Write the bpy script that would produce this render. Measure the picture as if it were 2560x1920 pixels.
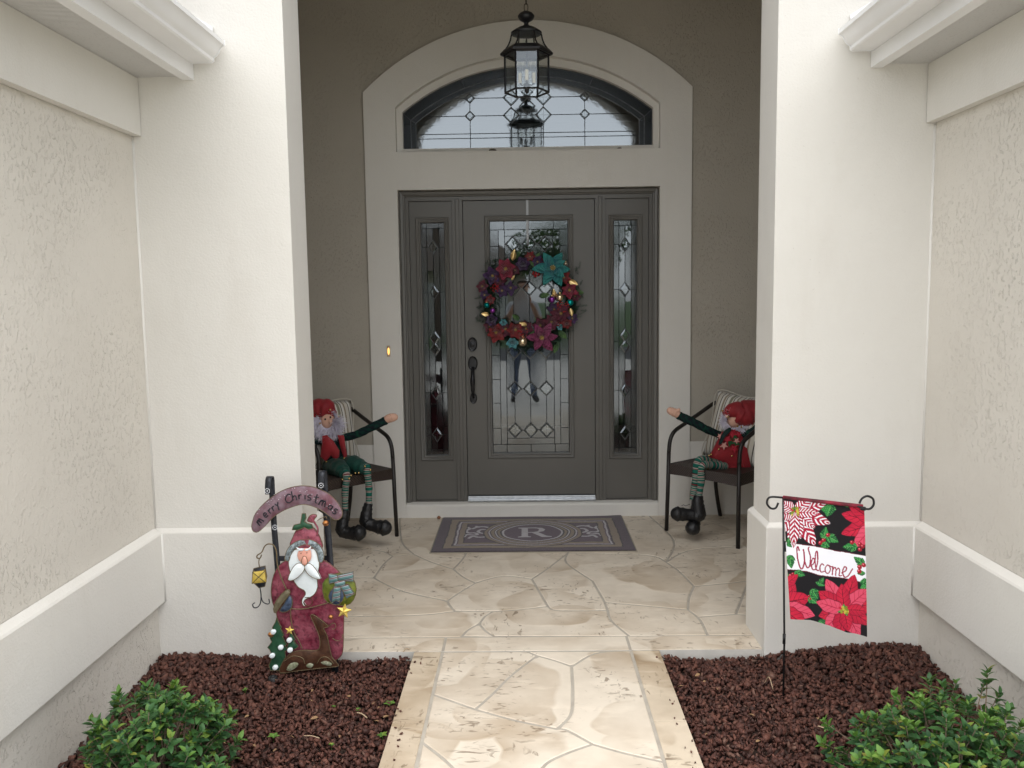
import bpy, bmesh, math, random
import numpy as np
from mathutils import Vector, Matrix
from mathutils.geometry import delaunay_2d_cdt
for o in list(bpy.data.objects): bpy.data.objects.remove(o)
scene = bpy.context.scene
col = scene.collection
RAD = math.radians
random.seed(7); rng = np.random.default_rng(7)

# ------------------------------------------------------------------ camera
CAM = Vector((-0.0334, -5.8426, 1.5564))
CR = ((0.99979389, -0.01625225, 0.01216753),
      (0.01489905, 0.99445889, 0.10406502),
      (-0.0137914, -0.10386229, 0.99449606))          # columns: right, forward, up
FPX = 2109.19                                        # focal length in photograph pixels (2560 wide)
cam_d = bpy.data.cameras.new('camera'); cam = bpy.data.objects.new('camera', cam_d); col.objects.link(cam)
cam_d.sensor_width = 36.0; cam_d.lens = 36.0 * FPX / 2560.0; cam_d.clip_start = 0.02; cam_d.clip_end = 800
cam.matrix_world = Matrix(((CR[0][0], CR[0][2], -CR[0][1], CAM.x), (CR[1][0], CR[1][2], -CR[1][1], CAM.y),
                           (CR[2][0], CR[2][2], -CR[2][1], CAM.z), (0, 0, 0, 1)))
scene.camera = cam

# ------------------------------------------------------------------ light: bright overcast
world = bpy.data.worlds.new('World'); scene.world = world; world.use_nodes = True
wn = world.node_tree.nodes; wl = world.node_tree.links; wn.clear()
sky = wn.new('ShaderNodeTexSky'); sky.sky_type = 'NISHITA'; sky.sun_disc = False
sky.sun_elevation = RAD(80); sky.sun_rotation = RAD(180); sky.air_density = 1.0; sky.dust_density = 0.8; sky.ozone_density = 1.0
hs = wn.new('ShaderNodeHueSaturation'); hs.inputs['Saturation'].default_value = 0.12
bg = wn.new('ShaderNodeBackground'); bg.inputs[1].default_value = 0.15
wo = wn.new('ShaderNodeOutputWorld')
wl.new(sky.outputs[0], hs.inputs['Color']); wl.new(hs.outputs[0], bg.inputs[0]); wl.new(bg.outputs[0], wo.inputs[0])
sun_d = bpy.data.lights.new('sun', 'SUN'); sun_d.energy = 1.15; sun_d.angle = RAD(90); sun_d.color = (1.0, 0.97, 0.93)
sun = bpy.data.objects.new('sun', sun_d); col.objects.link(sun); sun.rotation_euler = (RAD(10), 0, 0); sun.location = (0, -8, 12)
vs = scene.view_settings; vs.view_transform = 'Standard'; vs.look = 'None'; vs.gamma = 1.0; vs.use_curve_mapping = False
vs.exposure = 1.45
scene.cycles.max_bounces = 10; scene.cycles.diffuse_bounces = 6; scene.cycles.glossy_bounces = 5
scene.cycles.transparent_max_bounces = 16; scene.cycles.sample_clamp_indirect = 6

# ------------------------------------------------------------------ helpers: places read off the photograph onto real planes
def ray(u, v):
    a, b, c = (u - 1280) / FPX, 1.0, (960 - v) / FPX
    return Vector([r[0] * a + r[1] * b + r[2] * c for r in CR])
def at_y(u, v, Y): d = ray(u, v); return CAM + d * ((Y - CAM.y) / d.y)
def at_z(u, v, Z): d = ray(u, v); return CAM + d * ((Z - CAM.z) / d.z)

# ------------------------------------------------------------------ helpers: objects
def tag(o, label=None, cat=None, group=None, kind=None):
    for k, val in (('label', label), ('category', cat), ('group', group), ('kind', kind)):
        if val: o[k] = val
    return o
def empty(name, loc=(0, 0, 0), rz=0, label=None, cat=None, group=None, parent=None):
    o = bpy.data.objects.new(name, None); col.objects.link(o); o.empty_display_size = 0.1
    o.location = loc; o.rotation_euler = (0, 0, rz); tag(o, label, cat, group)
    if parent: o.parent = parent
    return o
def link(name, me, parent=None, loc=None):
    o = bpy.data.objects.new(name, me); col.objects.link(o)
    if parent: o.parent = parent
    if loc is not None: o.location = loc
    return o
def copy_tree(o, parent=None):
    c = o.copy(); col.objects.link(c); c.parent = parent
    for ch in o.children: copy_tree(ch, c)
    return c

class MB:
    """collects faces; build() links them as one mesh object"""
    def __init__(s): s.v = []; s.f = []
    def add(s, vs, fs):
        n = len(s.v); s.v += [tuple(p) for p in vs]; s.f += [tuple(i + n for i in f) for f in fs]; return s
    def box(s, x0, x1, y0, y1, z0, z1, bev=0.0):
        if bev <= 0:
            return s.add([(x0,y0,z0),(x1,y0,z0),(x1,y1,z0),(x0,y1,z0),(x0,y0,z1),(x1,y0,z1),(x1,y1,z1),(x0,y1,z1)],
                         [(0,3,2,1),(4,5,6,7),(0,1,5,4),(1,2,6,5),(2,3,7,6),(3,0,4,7)])
        bm = bmesh.new(); bmesh.ops.create_cube(bm, size=1)
        for q in bm.verts: q.co = Vector(((x0+x1)/2 + q.co.x*(x1-x0), (y0+y1)/2 + q.co.y*(y1-y0), (z0+z1)/2 + q.co.z*(z1-z0)))
        bmesh.ops.bevel(bm, geom=bm.edges[:], offset=bev, segments=2, affect='EDGES', profile=0.6)
        s.addbm(bm); return s
    def addbm(s, bm):
        bm.verts.index_update(); s.add([q.co[:] for q in bm.verts], [[q.index for q in f.verts] for f in bm.faces]); bm.free(); return s
    def tube(s, pts, r, n=8, cap=True, sx=1.0, up=None):
        pts = [Vector(p) for p in pts]; m = len(pts)
        rs = r if isinstance(r, (list, tuple)) else [r] * m
        t = (pts[1] - pts[0]).normalized()
        ref = Vector(up) if up is not None else (Vector((0, 0, 1)) if abs(t.z) < 0.9 else Vector((1, 0, 0)))
        nx = t.cross(ref).normalized(); base = len(s.v)
        for i, p in enumerate(pts):
            t = ((pts[min(i+1, m-1)] - p).normalized() + (p - pts[max(i-1, 0)]).normalized())
            t = t.normalized() if t.length > 1e-9 else Vector((0, 0, 1))
            nx = (nx - t * nx.dot(t)).normalized(); ny = t.cross(nx)
            for k in range(n):
                a = 2 * math.pi * k / n
                s.v.append(tuple(p + nx * (math.cos(a) * rs[i] * sx) + ny * (math.sin(a) * rs[i])))
        for i in range(m - 1):
            for k in range(n):
                k2 = (k + 1) % n
                s.f.append((base+i*n+k, base+i*n+k2, base+(i+1)*n+k2, base+(i+1)*n+k))
        if cap:
            s.f.append(tuple(base + k for k in reversed(range(n)))); s.f.append(tuple(base + (m-1)*n + k for k in range(n)))
        return s
    def lathe(s, prof, n=24, c=(0, 0, 0), axis='z', a0=0.0):
        base = len(s.v)
        for r, h in prof:
            for k in range(n):
                a = 2 * math.pi * k / n + a0; x, y = r * math.cos(a), r * math.sin(a)
                p = (x, y, h) if axis == 'z' else ((x, h, y) if axis == 'y' else (h, x, y))
                s.v.append((p[0] + c[0], p[1] + c[1], p[2] + c[2]))
        for i in range(len(prof) - 1):
            for k in range(n):
                k2 = (k + 1) % n; s.f.append((base+i*n+k, base+i*n+k2, base+(i+1)*n+k2, base+(i+1)*n+k))
        s.f.append(tuple(base + k for k in reversed(range(n)))); s.f.append(tuple(base + (len(prof)-1)*n + k for k in range(n)))
        return s
    def ball(s, c, r, n=12, sc=(1, 1, 1)):
        bm = bmesh.new(); bmesh.ops.create_uvsphere(bm, u_segments=n, v_segments=max(6, n // 2 + 2), radius=1)
        for q in bm.verts: q.co = Vector((c[0] + q.co.x*r*sc[0], c[1] + q.co.y*r*sc[1], c[2] + q.co.z*r*sc[2]))
        return s.addbm(bm)
    def build(s, name, m, parent=None, smooth=False, loc=None, angle=None, fix=True):
        me = bpy.data.meshes.new(name); me.from_pydata(s.v, [], s.f); me.update()
        if fix:
            bm = bmesh.new(); bm.from_mesh(me); bmesh.ops.recalc_face_normals(bm, faces=bm.faces[:]); bm.to_mesh(me); bm.free()
        if m: me.materials.append(m)
        if smooth:
            me.shade_smooth()
            if angle: me.set_sharp_from_angle(angle=RAD(angle))
        return link(name, me, parent, loc)

def inside(p, poly):
    x, y = p; c = False; n = len(poly); j = n - 1
    for i in range(n):
        xi, yi = poly[i]; xj, yj = poly[j]
        if (yi > y) != (yj > y) and x < (xj - xi) * (y - yi) / (yj - yi) + xi: c = not c
        j = i
    return c
def area2(p): return sum(p[i][0]*p[(i+1) % len(p)][1] - p[(i+1) % len(p)][0]*p[i][1] for i in range(len(p))) / 2
def inset(poly, d):
    if area2(poly) < 0: poly = poly[::-1]
    n = len(poly); out = []
    for i in range(n):
        a, b, c = Vector(poly[i-1]), Vector(poly[i]), Vector(poly[(i+1) % n])
        e1 = (b - a); e2 = (c - b)
        if e1.length < 1e-7 or e2.length < 1e-7: out.append(tuple(b)); continue
        e1.normalize(); e2.normalize()
        n1 = Vector((-e1.y, e1.x)); n2 = Vector((-e2.y, e2.x)); m = n1 + n2
        if m.length < 1e-3: m = n1
        m.normalize(); k = max(0.45, m.dot(n1)); out.append(tuple(b + m * (d / k)))
    return out
def safe_inset(poly, d):
    """inset that drops the points a thin corner would fold over"""
    if area2(poly) < 0: poly = poly[::-1]
    q = inset(poly, d); A = np.array(poly); B = np.roll(A, -1, 0); E = B - A; L2 = (E**2).sum(1) + 1e-12; out = []
    for p in q:
        pp = np.array(p); t = np.clip(((pp - A)*E).sum(1)/L2, 0, 1); m = float(np.sqrt((((A + E*t[:, None]) - pp)**2).sum(1).min()))
        if m > 0.86*d and inside(p, poly): out.append(p)
    return out
def smooth_loop(pts, k=4, closed=True):
    """Catmull-Rom through the points"""
    n = len(pts); out = []; P = [np.array(p, float) for p in pts]
    for i in range(n if closed else n - 1):
        if closed: a, b, c, d = P[i-1], P[i], P[(i+1) % n], P[(i+2) % n]
        else: a, b, c, d = P[max(i-1, 0)], P[i], P[i+1], P[min(i+2, n-1)]
        for j in range(k):
            t = j / k
            out.append(tuple(0.5 * ((2*b) + (c-a)*t + (2*a-5*b+4*c-d)*t*t + (3*b-a-3*c+d)*t**3)))
    if not closed: out.append(tuple(P[-1]))
    return out
def slab_holes(mb, outer, holes, y0, y1, back=True):
    """plate in the XZ plane from y0 (front) to y1 (back) with openings"""
    loops = [outer] + holes; vs = []; es = []
    for lp in loops:
        b = len(vs); vs += [Vector(p) for p in lp]; es += [(b+i, b+(i+1) % len(lp)) for i in range(len(lp))]
    V, Ed, F, *_ = delaunay_2d_cdt(vs, es, [], 0, 1e-6)
    tri = []
    for f in F:
        c = sum((V[i] for i in f), Vector((0, 0))) / len(f)
        if inside(c, outer) and not any(inside(c, h) for h in holes): tri.append(tuple(f))
    mb.add([(p.x, y0, p.y) for p in V], tri)
    if back: mb.add([(p.x, y1, p.y) for p in V], [t[::-1] for t in tri])
    for lp in loops:
        n = len(lp); mb.add([(p[0], y0, p[1]) for p in lp] + [(p[0], y1, p[1]) for p in lp], [(i, (i+1) % n, n+(i+1) % n, n+i) for i in range(n)])
    return mb
def ring_frame(mb, x0, x1, z0, z1, prof):
    """moulding round a rectangle; prof = [(inward distance, y)...], mitred"""
    b = len(mb.v); m = len(prof)
    for cx, cz, sx, sz in ((x0, z0, 1, 1), (x1, z0, -1, 1), (x1, z1, -1, -1), (x0, z1, 1, -1)):
        for d, y in prof: mb.v.append((cx + sx*d, y, cz + sz*d))
    for c in range(4):
        c2 = (c + 1) % 4
        for i in range(m - 1): mb.f.append((b+c*m+i, b+c2*m+i, b+c2*m+i+1, b+c*m+i+1))
    return mb
def pillow(mb, poly, P, h, cell=None, w=None, back=None, edge=0.002):
    """sheet with a bulged face: poly in 2-D, P(x, z, height) -> 3-D point"""
    if area2(poly) < 0: poly = poly[::-1]
    xs = [p[0] for p in poly]; zs = [p[1] for p in poly]
    size = max(max(xs)-min(xs), max(zs)-min(zs)); cell = cell or size / 12; w = w or size * 0.12
    A = np.array(poly); B = np.roll(A, -1, 0); E = B - A; L2 = (E**2).sum(1) + 1e-12
    def dist(p):
        t = np.clip(((p - A) * E).sum(1) / L2, 0, 1); return float(np.sqrt((((A + E*t[:, None]) - p)**2).sum(1).min()))
    pts = [Vector(p) for p in poly]; n = len(pts); es = [(i, (i+1) % n) for i in range(n)]
    nx = max(2, int((max(xs)-min(xs)) / cell)); nz = max(2, int((max(zs)-min(zs)) / cell))
    for i in range(nx + 1):
        for j in range(nz + 1):
            q = (min(xs) + (i + 0.5*(j % 2)) * cell, min(zs) + j * cell)
            if inside(q, poly) and dist(np.array(q)) > cell * 0.35: pts.append(Vector(q))
    V, Ed, F, *_ = delaunay_2d_cdt(pts, es, [], 1, 1e-7)
    hs_ = [edge + h * (1 - math.exp(-dist(np.array((p.x, p.y))) / w)) for p in V]
    b = len(mb.v)
    mb.add([P(p.x, p.y, q) for p, q in zip(V, hs_)], [tuple(f) for f in F])
    if back is None: back = -0.002
    mb.add([P(p[0], p[1], edge) for p in poly] + [P(p[0], p[1], back) for p in poly],
           [(i, (i+1) % n, n+(i+1) % n, n+i) for i in range(n)] + [tuple(range(2*n-1, n-1, -1))])
    return mb

# ------------------------------------------------------------------ helpers: materials
def new_mat(name):
    m = bpy.data.materials.new(name); m.use_nodes = True; nt = m.node_tree
    return m, nt, nt.nodes['Principled BSDF']
def rgba(c): return (c[0], c[1], c[2], 1.0)
def coords(nt, scale=(1, 1, 1), rot=(0, 0, 0), space='Object'):
    tc = nt.nodes.new('ShaderNodeTexCoord'); mp = nt.nodes.new('ShaderNodeMapping')
    mp.inputs['Scale'].default_value = scale; mp.inputs['Rotation'].default_value = rot
    nt.links.new(tc.outputs[space], mp.inputs[0]); return mp.outputs[0]
def noise(nt, vec, scale, detail=4, rough=0.55, dist=0.0):
    n = nt.nodes.new('ShaderNodeTexNoise'); n.inputs['Scale'].default_value = scale; n.inputs['Detail'].default_value = detail
    n.inputs['Roughness'].default_value = rough; n.inputs['Distortion'].default_value = dist
    if vec: nt.links.new(vec, n.inputs['Vector'])
    return n.outputs['Fac']
def ramp(nt, fac, stops, interp='LINEAR'):
    r = nt.nodes.new('ShaderNodeValToRGB'); r.color_ramp.interpolation = interp; e = r.color_ramp.elements
    while len(e) > 1: e.remove(e[-1])
    e[0].position = stops[0][0]; e[0].color = rgba(stops[0][1]) if not isinstance(stops[0][1], (int, float)) else (stops[0][1],)*3 + (1,)
    for p, c in stops[1:]:
        k = e.new(p); k.color = rgba(c) if not isinstance(c, (int, float)) else (c,)*3 + (1,)
    nt.links.new(fac, r.inputs[0]); return r.outputs[0]
def mix(nt, fac, a, b, mode='MIX'):
    x = nt.nodes.new('ShaderNodeMix'); x.data_type = 'RGBA'; x.blend_type = mode
    for sock, val in ((x.inputs['Factor'], fac), (x.inputs[6], a), (x.inputs[7], b)):
        if isinstance(val, (int, float)): sock.default_value = val
        elif isinstance(val, tuple): sock.default_value = rgba(val)
        else: nt.links.new(val, sock)
    return x.outputs[2]
def math_(nt, op, a, b=0.0):
    x = nt.nodes.new('ShaderNodeMath'); x.operation = op
    for i, val in enumerate((a, b)):
        if isinstance(val, (int, float)): x.inputs[i].default_value = val
        else: nt.links.new(val, x.inputs[i])
    return x.outputs[0]
def bump(nt, b, h, strength, distance, prev=None):
    n = nt.nodes.new('ShaderNodeBump'); n.inputs['Strength'].default_value = strength; n.inputs['Distance'].default_value = distance
    nt.links.new(h, n.inputs['Height'])
    if prev: nt.links.new(prev, n.inputs['Normal'])
    if b is not None: nt.links.new(n.outputs[0], b.inputs['Normal'])
    return n.outputs[0]
def M(name, c, c2=None, scale=8, rough=0.6, metal=0.0, bmp=0.0, bscale=80, bdist=0.002, spec=0.5, space='Object', lo=0.35, hi=0.65, sheen=0.0, sub=0.0):
    m, nt, b = new_mat(name); b.inputs['Roughness'].default_value = rough; b.inputs['Metallic'].default_value = metal
    b.inputs['Base Color'].default_value = rgba(c); b.inputs['Specular IOR Level'].default_value = spec
    if sheen: b.inputs['Sheen Weight'].default_value = sheen
    vec = coords(nt, space=space) if (c2 or bmp) else None
    if c2: nt.links.new(ramp(nt, noise(nt, vec, scale, 5), [(lo, c), (hi, c2)]), b.inputs['Base Color'])
    if bmp: bump(nt, b, noise(nt, vec, bscale, 4), bmp, bdist)
    return m
# ------------------------------------------------------------------ materials of the house
def trim_stucco():
    m, nt, b = new_mat('smooth_stucco'); v = coords(nt); b.inputs['Roughness'].default_value = 0.75; b.inputs['Specular IOR Level'].default_value = 0.3
    c = ramp(nt, noise(nt, v, 1.3, 5), [(0.3, (0.665, 0.645, 0.60)), (0.7, (0.705, 0.685, 0.64))])
    st = ramp(nt, noise(nt, coords(nt, (5, 5, 1.2)), 1.0, 6, 0.65), [(0.52, 0.0), (0.75, 0.22)])        # faint weather streaks
    sp = ramp(nt, noise(nt, v, 70, 2), [(0.72, 0.0), (0.76, 0.25)])
    c = mix(nt, st, c, (0.55, 0.51, 0.45)); c = mix(nt, sp, c, (0.42, 0.38, 0.33)); nt.links.new(c, b.inputs['Base Color'])
    n1 = bump(nt, None, noise(nt, v, 5, 3), 0.35, 0.012); bump(nt, b, noise(nt, v, 105, 4, 0.6), 0.55, 0.0026, n1); return m
TRIM = trim_stucco()
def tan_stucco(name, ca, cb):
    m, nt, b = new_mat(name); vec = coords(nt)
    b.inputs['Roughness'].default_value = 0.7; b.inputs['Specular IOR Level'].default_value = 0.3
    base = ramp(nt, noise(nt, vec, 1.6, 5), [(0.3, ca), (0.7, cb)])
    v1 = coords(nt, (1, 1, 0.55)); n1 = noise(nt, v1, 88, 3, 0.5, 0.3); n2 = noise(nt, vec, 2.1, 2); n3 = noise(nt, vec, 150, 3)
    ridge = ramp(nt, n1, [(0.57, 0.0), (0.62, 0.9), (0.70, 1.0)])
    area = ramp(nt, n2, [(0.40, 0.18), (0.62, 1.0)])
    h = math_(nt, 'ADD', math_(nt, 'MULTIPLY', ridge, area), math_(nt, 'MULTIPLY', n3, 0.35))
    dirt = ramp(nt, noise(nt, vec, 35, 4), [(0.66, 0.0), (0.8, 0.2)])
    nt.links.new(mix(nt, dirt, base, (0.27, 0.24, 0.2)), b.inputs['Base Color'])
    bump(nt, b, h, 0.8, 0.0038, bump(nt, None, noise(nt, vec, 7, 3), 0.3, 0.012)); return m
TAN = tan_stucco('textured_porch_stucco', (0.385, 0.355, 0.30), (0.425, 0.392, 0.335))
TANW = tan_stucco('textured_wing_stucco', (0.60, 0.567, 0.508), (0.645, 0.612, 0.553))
WHITE = M('white_aluminium', (0.82, 0.82, 0.82), (0.78, 0.78, 0.775), scale=3, rough=0.42)
def soffit_mat():
    m, nt, b = new_mat('ribbed_soffit'); b.inputs['Roughness'].default_value = 0.5
    b.inputs['Base Color'].default_value = (0.80, 0.79, 0.765, 1)
    vec = coords(nt); w = nt.nodes.new('ShaderNodeTexWave'); w.bands_direction = 'Y'; w.inputs['Scale'].default_value = 26; nt.links.new(vec, w.inputs[0])
    d = ramp(nt, noise(nt, coords(nt, (200, 60, 1)), 1.0, 1), [(0.62, 0.0), (0.66, 1.0)])
    nt.links.new(mix(nt, math_(nt, 'MULTIPLY', d, 0.15), (0.80, 0.79, 0.765), (0.4, 0.39, 0.37)), b.inputs['Base Color'])
    bump(nt, b, w.outputs['Fac'], 1.0, 0.009); return m
SOFFIT = soffit_mat()
PAINT = M('taupe_door_paint', (0.108, 0.103, 0.092), (0.118, 0.112, 0.10), scale=2, rough=0.38, bmp=0.12, bscale=60, bdist=0.001)
ALU = M('brushed_aluminium', (0.62, 0.64, 0.66), (0.5, 0.52, 0.54), scale=30, rough=0.35, metal=0.9)
BLACKMETAL = M('black_hardware', (0.012, 0.012, 0.014), (0.02, 0.02, 0.022), scale=20, rough=0.38, metal=0.3)
LEAD = M('lead_came', (0.10, 0.105, 0.11), (0.16, 0.165, 0.17), scale=40, rough=0.4, metal=0.6)
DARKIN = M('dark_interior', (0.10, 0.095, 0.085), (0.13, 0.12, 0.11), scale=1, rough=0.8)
SHINGLE = M('brown_shingles', (0.09, 0.07, 0.055), (0.14, 0.115, 0.09), scale=40, rough=0.9, bmp=0.6, bscale=30, bdist=0.01)
CAULK = M('white_caulk', (0.72, 0.70, 0.66), rough=0.6)
CEIL = M('porch_ceiling_paint', (0.44, 0.40, 0.34), (0.48, 0.44, 0.38), scale=2, rough=0.8, bmp=0.4, bscale=90)
def glass(name, tint, ior, rough, bs=0, bd=0.0, bscale=20, stretch=(1, 1, 1)):
    m, nt, b = new_mat(name); nt.nodes.remove(b); out = nt.nodes['Material Output']
    tr = nt.nodes.new('ShaderNodeBsdfTransparent'); tr.inputs[0].default_value = rgba(tint)
    gl = nt.nodes.new('ShaderNodeBsdfGlossy'); gl.inputs['Roughness'].default_value = rough; gl.inputs[0].default_value = (0.86, 0.94, 1.0, 1)
    fr = nt.nodes.new('ShaderNodeLayerWeight'); fr.inputs['Blend'].default_value = 0.5; f0 = ((ior - 1)/(ior + 1))**2
    fac = math_(nt, 'ADD', math_(nt, 'MULTIPLY', math_(nt, 'POWER', fr.outputs['Facing'], 5.0), 1 - f0), f0)
    mx = nt.nodes.new('ShaderNodeMixShader')
    if bs:
        n = bump(nt, None, noise(nt, coords(nt, stretch), bscale, 3, 0.5, 0.4), bs, bd)
        nt.links.new(n, gl.inputs['Normal']); nt.links.new(n, fr.inputs['Normal'])
    nt.links.new(fac, mx.inputs[0]); nt.links.new(tr.outputs[0], mx.inputs[1]); nt.links.new(gl.outputs[0], mx.inputs[2])
    nt.links.new(mx.outputs[0], out.inputs[0]); return m
G_CLEAR = glass('clear_door_glass', (0.55, 0.57, 0.57), 2.15, 0.02, 0.06, 0.0010, 5)
G_WAVY = glass('seedy_door_glass', (0.42, 0.45, 0.44), 2.15, 0.09, 0.12, 0.0010, 40)
G_TRAN = glass('rippled_transom_glass', (0.42, 0.45, 0.44), 2.6, 0.05, 0.15, 0.0010, 30)
G_GRAN = glass('granite_border_glass', (0.30, 0.34, 0.33), 1.5, 0.16, 0.8, 0.002, 90)
G_BEVEL = glass('bevelled_diamond_glass', (0.6, 0.62, 0.62), 2.2, 0.01)
G_LAMP = glass('lantern_glass', (0.94, 0.95, 0.94), 1.9, 0.02)
# ================================================================== the house
YC, YB = -2.275, -2.025                     # front and back of the entry wall
OPEN = 1.008                                # half width of the entry opening
house = empty('house', (0, 0, 0), 0, 'pale stucco house with a recessed arched front entry between two tall piers', 'house')

def arc_pts(xh, zs, zt, n=24):
    """segmental arch from (-xh, zs) over (0, zt) to (xh, zs)"""
    h = zt - zs; r = (xh*xh + h*h) / (2*h); a = math.asin(xh / r)
    return [(r*math.sin(-a + 2*a*i/n), zt - r + r*math.cos(-a + 2*a*i/n)) for i in range(n + 1)]

# entry wall with its arched opening: one sheet from the left pier over the arch to the right pier
arch = arc_pts(OPEN, 3.08, 3.56)
outer = [(-1.9, -0.15), (-OPEN, -0.15), (-OPEN, 3.08)] + arch[1:-1] + [(OPEN, 3.08), (OPEN, -0.15), (1.9, -0.15), (1.9, 4.35), (-1.9, 4.35)]
mb = MB(); slab_holes(mb, outer, [], YC, YB); w = mb.build('entry_wall', TRIM, house)
bv = w.modifiers.new('b', 'BEVEL'); bv.width = 0.008; bv.segments = 2; bv.limit_method = 'ANGLE'; bv.angle_limit = RAD(50)
# pedestal courses at the foot of the piers, with a sloping top ledge
for s in (-1, 1):
    mb = MB(); p = 0.017
    xi, xo, yf, yb = OPEN - p, 1.66, YC - p, YB + 0.045; z1, z2 = 0.553, 0.572
    xs = [xi, xo]; lo = [(xi, yf), (xo, yf), (xo, yb), (xi, yb)]; hi = [(xi + p + 0.001, yf + p + 0.001), (xo, yf + p + 0.001), (xo, yb - p), (xi + p + 0.001, yb - p)]
    vs_ = [(s*x, y, -0.15) for x, y in lo] + [(s*x, y, z1) for x, y in lo] + [(s*x, y, z2) for x, y in hi]
    fs_ = [(i, (i+1) % 4, 4+(i+1) % 4, 4+i) for i in range(4)] + [(4+i, 4+(i+1) % 4, 8+(i+1) % 4, 8+i) for i in range(4)] + [(8, 9, 10, 11)]
    mb.add(vs_, fs_); o = mb.build('pedestal', TRIM, house)
    bv = o.modifiers.new('b', 'BEVEL'); bv.width = 0.004; bv.segments = 2; bv.limit_method = 'ANGLE'; bv.angle_limit = RAD(25)
# wings beside the courtyard
XW, XBAND = 1.655, 1.622; YF = -3.65
for s in (-1, 1):
    mb = MB(); mb.box(*sorted((s*XW, s*5.5)), YF, YC - 0.001, -0.15, 2.75); mb.build('wing_wall', TANW, house)
    # lower band with bevelled ledge, upper frieze band
    prof = [(XW - 0.002, 0.249), (XBAND, 0.249), (XBAND, 0.548), (XBAND + 0.005, 0.556), (XW - 0.002, 0.575)]
    mb = MB(); n = len(prof)
    mb.add([(s*x, YF, z) for x, z in prof] + [(s*x, YC - 0.018, z) for x, z in prof], [(i, i+1, n+i+1, n+i) for i in range(n-1)] + [tuple(range(n))])
    mb.build('trim_band', TRIM, house)
    prof = [(XW - 0.002, 2.47), (XBAND - 0.006, 2.47), (XBAND - 0.006, 2.236), (XW - 0.002, 2.236)]
    mb = MB(); n = len(prof)
    mb.add([(s*x, YF, z) for x, z in prof] + [(s*x, YC - 0.003, z) for x, z in prof], [(i, i+1, n+i+1, n+i) for i in range(n-1)] + [tuple(range(n))])
    mb.build('frieze_band', TRIM, house)
    # caulk bead in the inside corner
    mb = MB(); mb.tube([(s*(XW - 0.001), YC - 0.001, -0.1), (s*(XW - 0.001), YC - 0.001, 0.248)], 0.006, 6)
    mb.tube([(s*(XW - 0.001), YC - 0.001, 0.575), (s*(XW - 0.001), YC - 0.001, 2.235)], 0.006, 6)
    mb.tube([(s*(XBAND - 0.001), YC - 0.019, 0.25), (s*(XBAND - 0.001), YC - 0.019, 0.55)], 0.005, 6)
    mb.build('caulk_bead', CAULK, house, smooth=True)
    # eave: soffit, fascia, gutter, roof
    ev = MB(); ev.box(*sorted((s*(XBAND + 0.03), s*1.402)), YF - 0.25, YC - 0.002, 2.472, 2.486); eave = ev.build('soffit', SOFFIT, house)
    mb = MB(); mb.box(*sorted((s*1.401, s*1.384)), YF - 0.25, YC - 0.002, 2.458, 2.64)
    mb.box(*sorted((s*1.432, s*1.401)), YF - 0.25, YC - 0.002, 2.458, 2.4715); mb.build('fascia', WHITE, eave)
    gp = [(1.383, 2.60), (1.383, 2.519), (1.296, 2.519), (1.289, 2.524), (1.289, 2.536), (1.283, 2.541), (1.276, 2.545), (1.267, 2.556), (1.260, 2.570), (1.254, 2.578), (1.247, 2.583), (1.241, 2.585), (1.241, 2.602), (1.252, 2.602)]
    gi = [(x + (0.0015 if i > 3 else 0), z + 0.0015) for i, (x, z) in enumerate(gp)]
    mb = MB(); n = len(gp); ye = YC - 0.035
    mb.add([(s*x, YF - 0.25, z) for x, z in gp] + [(s*x, ye, z) for x, z in gp], [(i, i+1, n+i+1, n+i) for i in range(n-1)])
    mb.add([(s*x, ye, z) for x, z in gp], [tuple(range(n))]); mb.add([(s*x, YF - 0.25, z) for x, z in gp], [tuple(range(n))])
    mb.build('gutter', WHITE, eave, smooth=True, angle=35)
    # end cap rim, standing proud of the trough
    mb = MB(); cp = inset([(x, z) for x, z in gp], -0.003)
    cc = [(s*x, z) for x, z in cp]; slab_holes(mb, cc, [], ye + 0.0005, ye + 0.0045); mb.build('gutter_end_cap', WHITE, eave)
    # kick-out flashing against the pier
    mb = MB(); tri = [(s*1.384, 2.60), (s*1.300, 2.605), (s*1.292, 2.665), (s*1.384, 2.72)]
    slab_holes(mb, tri, [], YC - 0.012, YC - 0.006); mb.build('flashing', WHITE, eave)
    mb = MB(); a = RAD(24)
    mb.add([(s*1.33, YF - 0.3, 2.645), (s*1.33, YC - 0.013, 2.645), (s*5.8, YC - 0.013, 2.645 + 4.47*math.tan(a)), (s*5.8, YF - 0.3, 2.645 + 4.47*math.tan(a)),
            (s*1.33, YF - 0.3, 2.665), (s*1.33, YC - 0.013, 2.665), (s*5.8, YC - 0.013, 2.665 + 4.47*math.tan(a)), (s*5.8, YF - 0.3, 2.665 + 4.47*math.tan(a))],
           [(0,3,2,1),(4,5,6,7),(0,1,5,4),(1,2,6,5),(2,3,7,6),(3,0,4,7)]); mb.build('wing_roof', SHINGLE, house)
# main roof over the entry
mb = MB(); mb.add([(-2.2, -2.5, 4.36), (2.2, -2.5, 4.36), (2.2, 3, 4.36), (-2.2, 3, 4.36), (0, 0, 5.5)], [(0,1,4),(1,2,4),(2,3,4),(3,0,4),(0,3,2,1)]); mb.build('entry_roof', SHINGLE, house)
# porch walls and ceiling
for s in (-1, 1):
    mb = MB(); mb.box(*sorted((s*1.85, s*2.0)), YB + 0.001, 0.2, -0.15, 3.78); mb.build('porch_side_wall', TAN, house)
mb = MB(); mb.box(-2.0, 2.0, YB + 0.001, 0.3, 3.78, 3.86); mb.build('porch_ceiling', CEIL, house)
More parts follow.
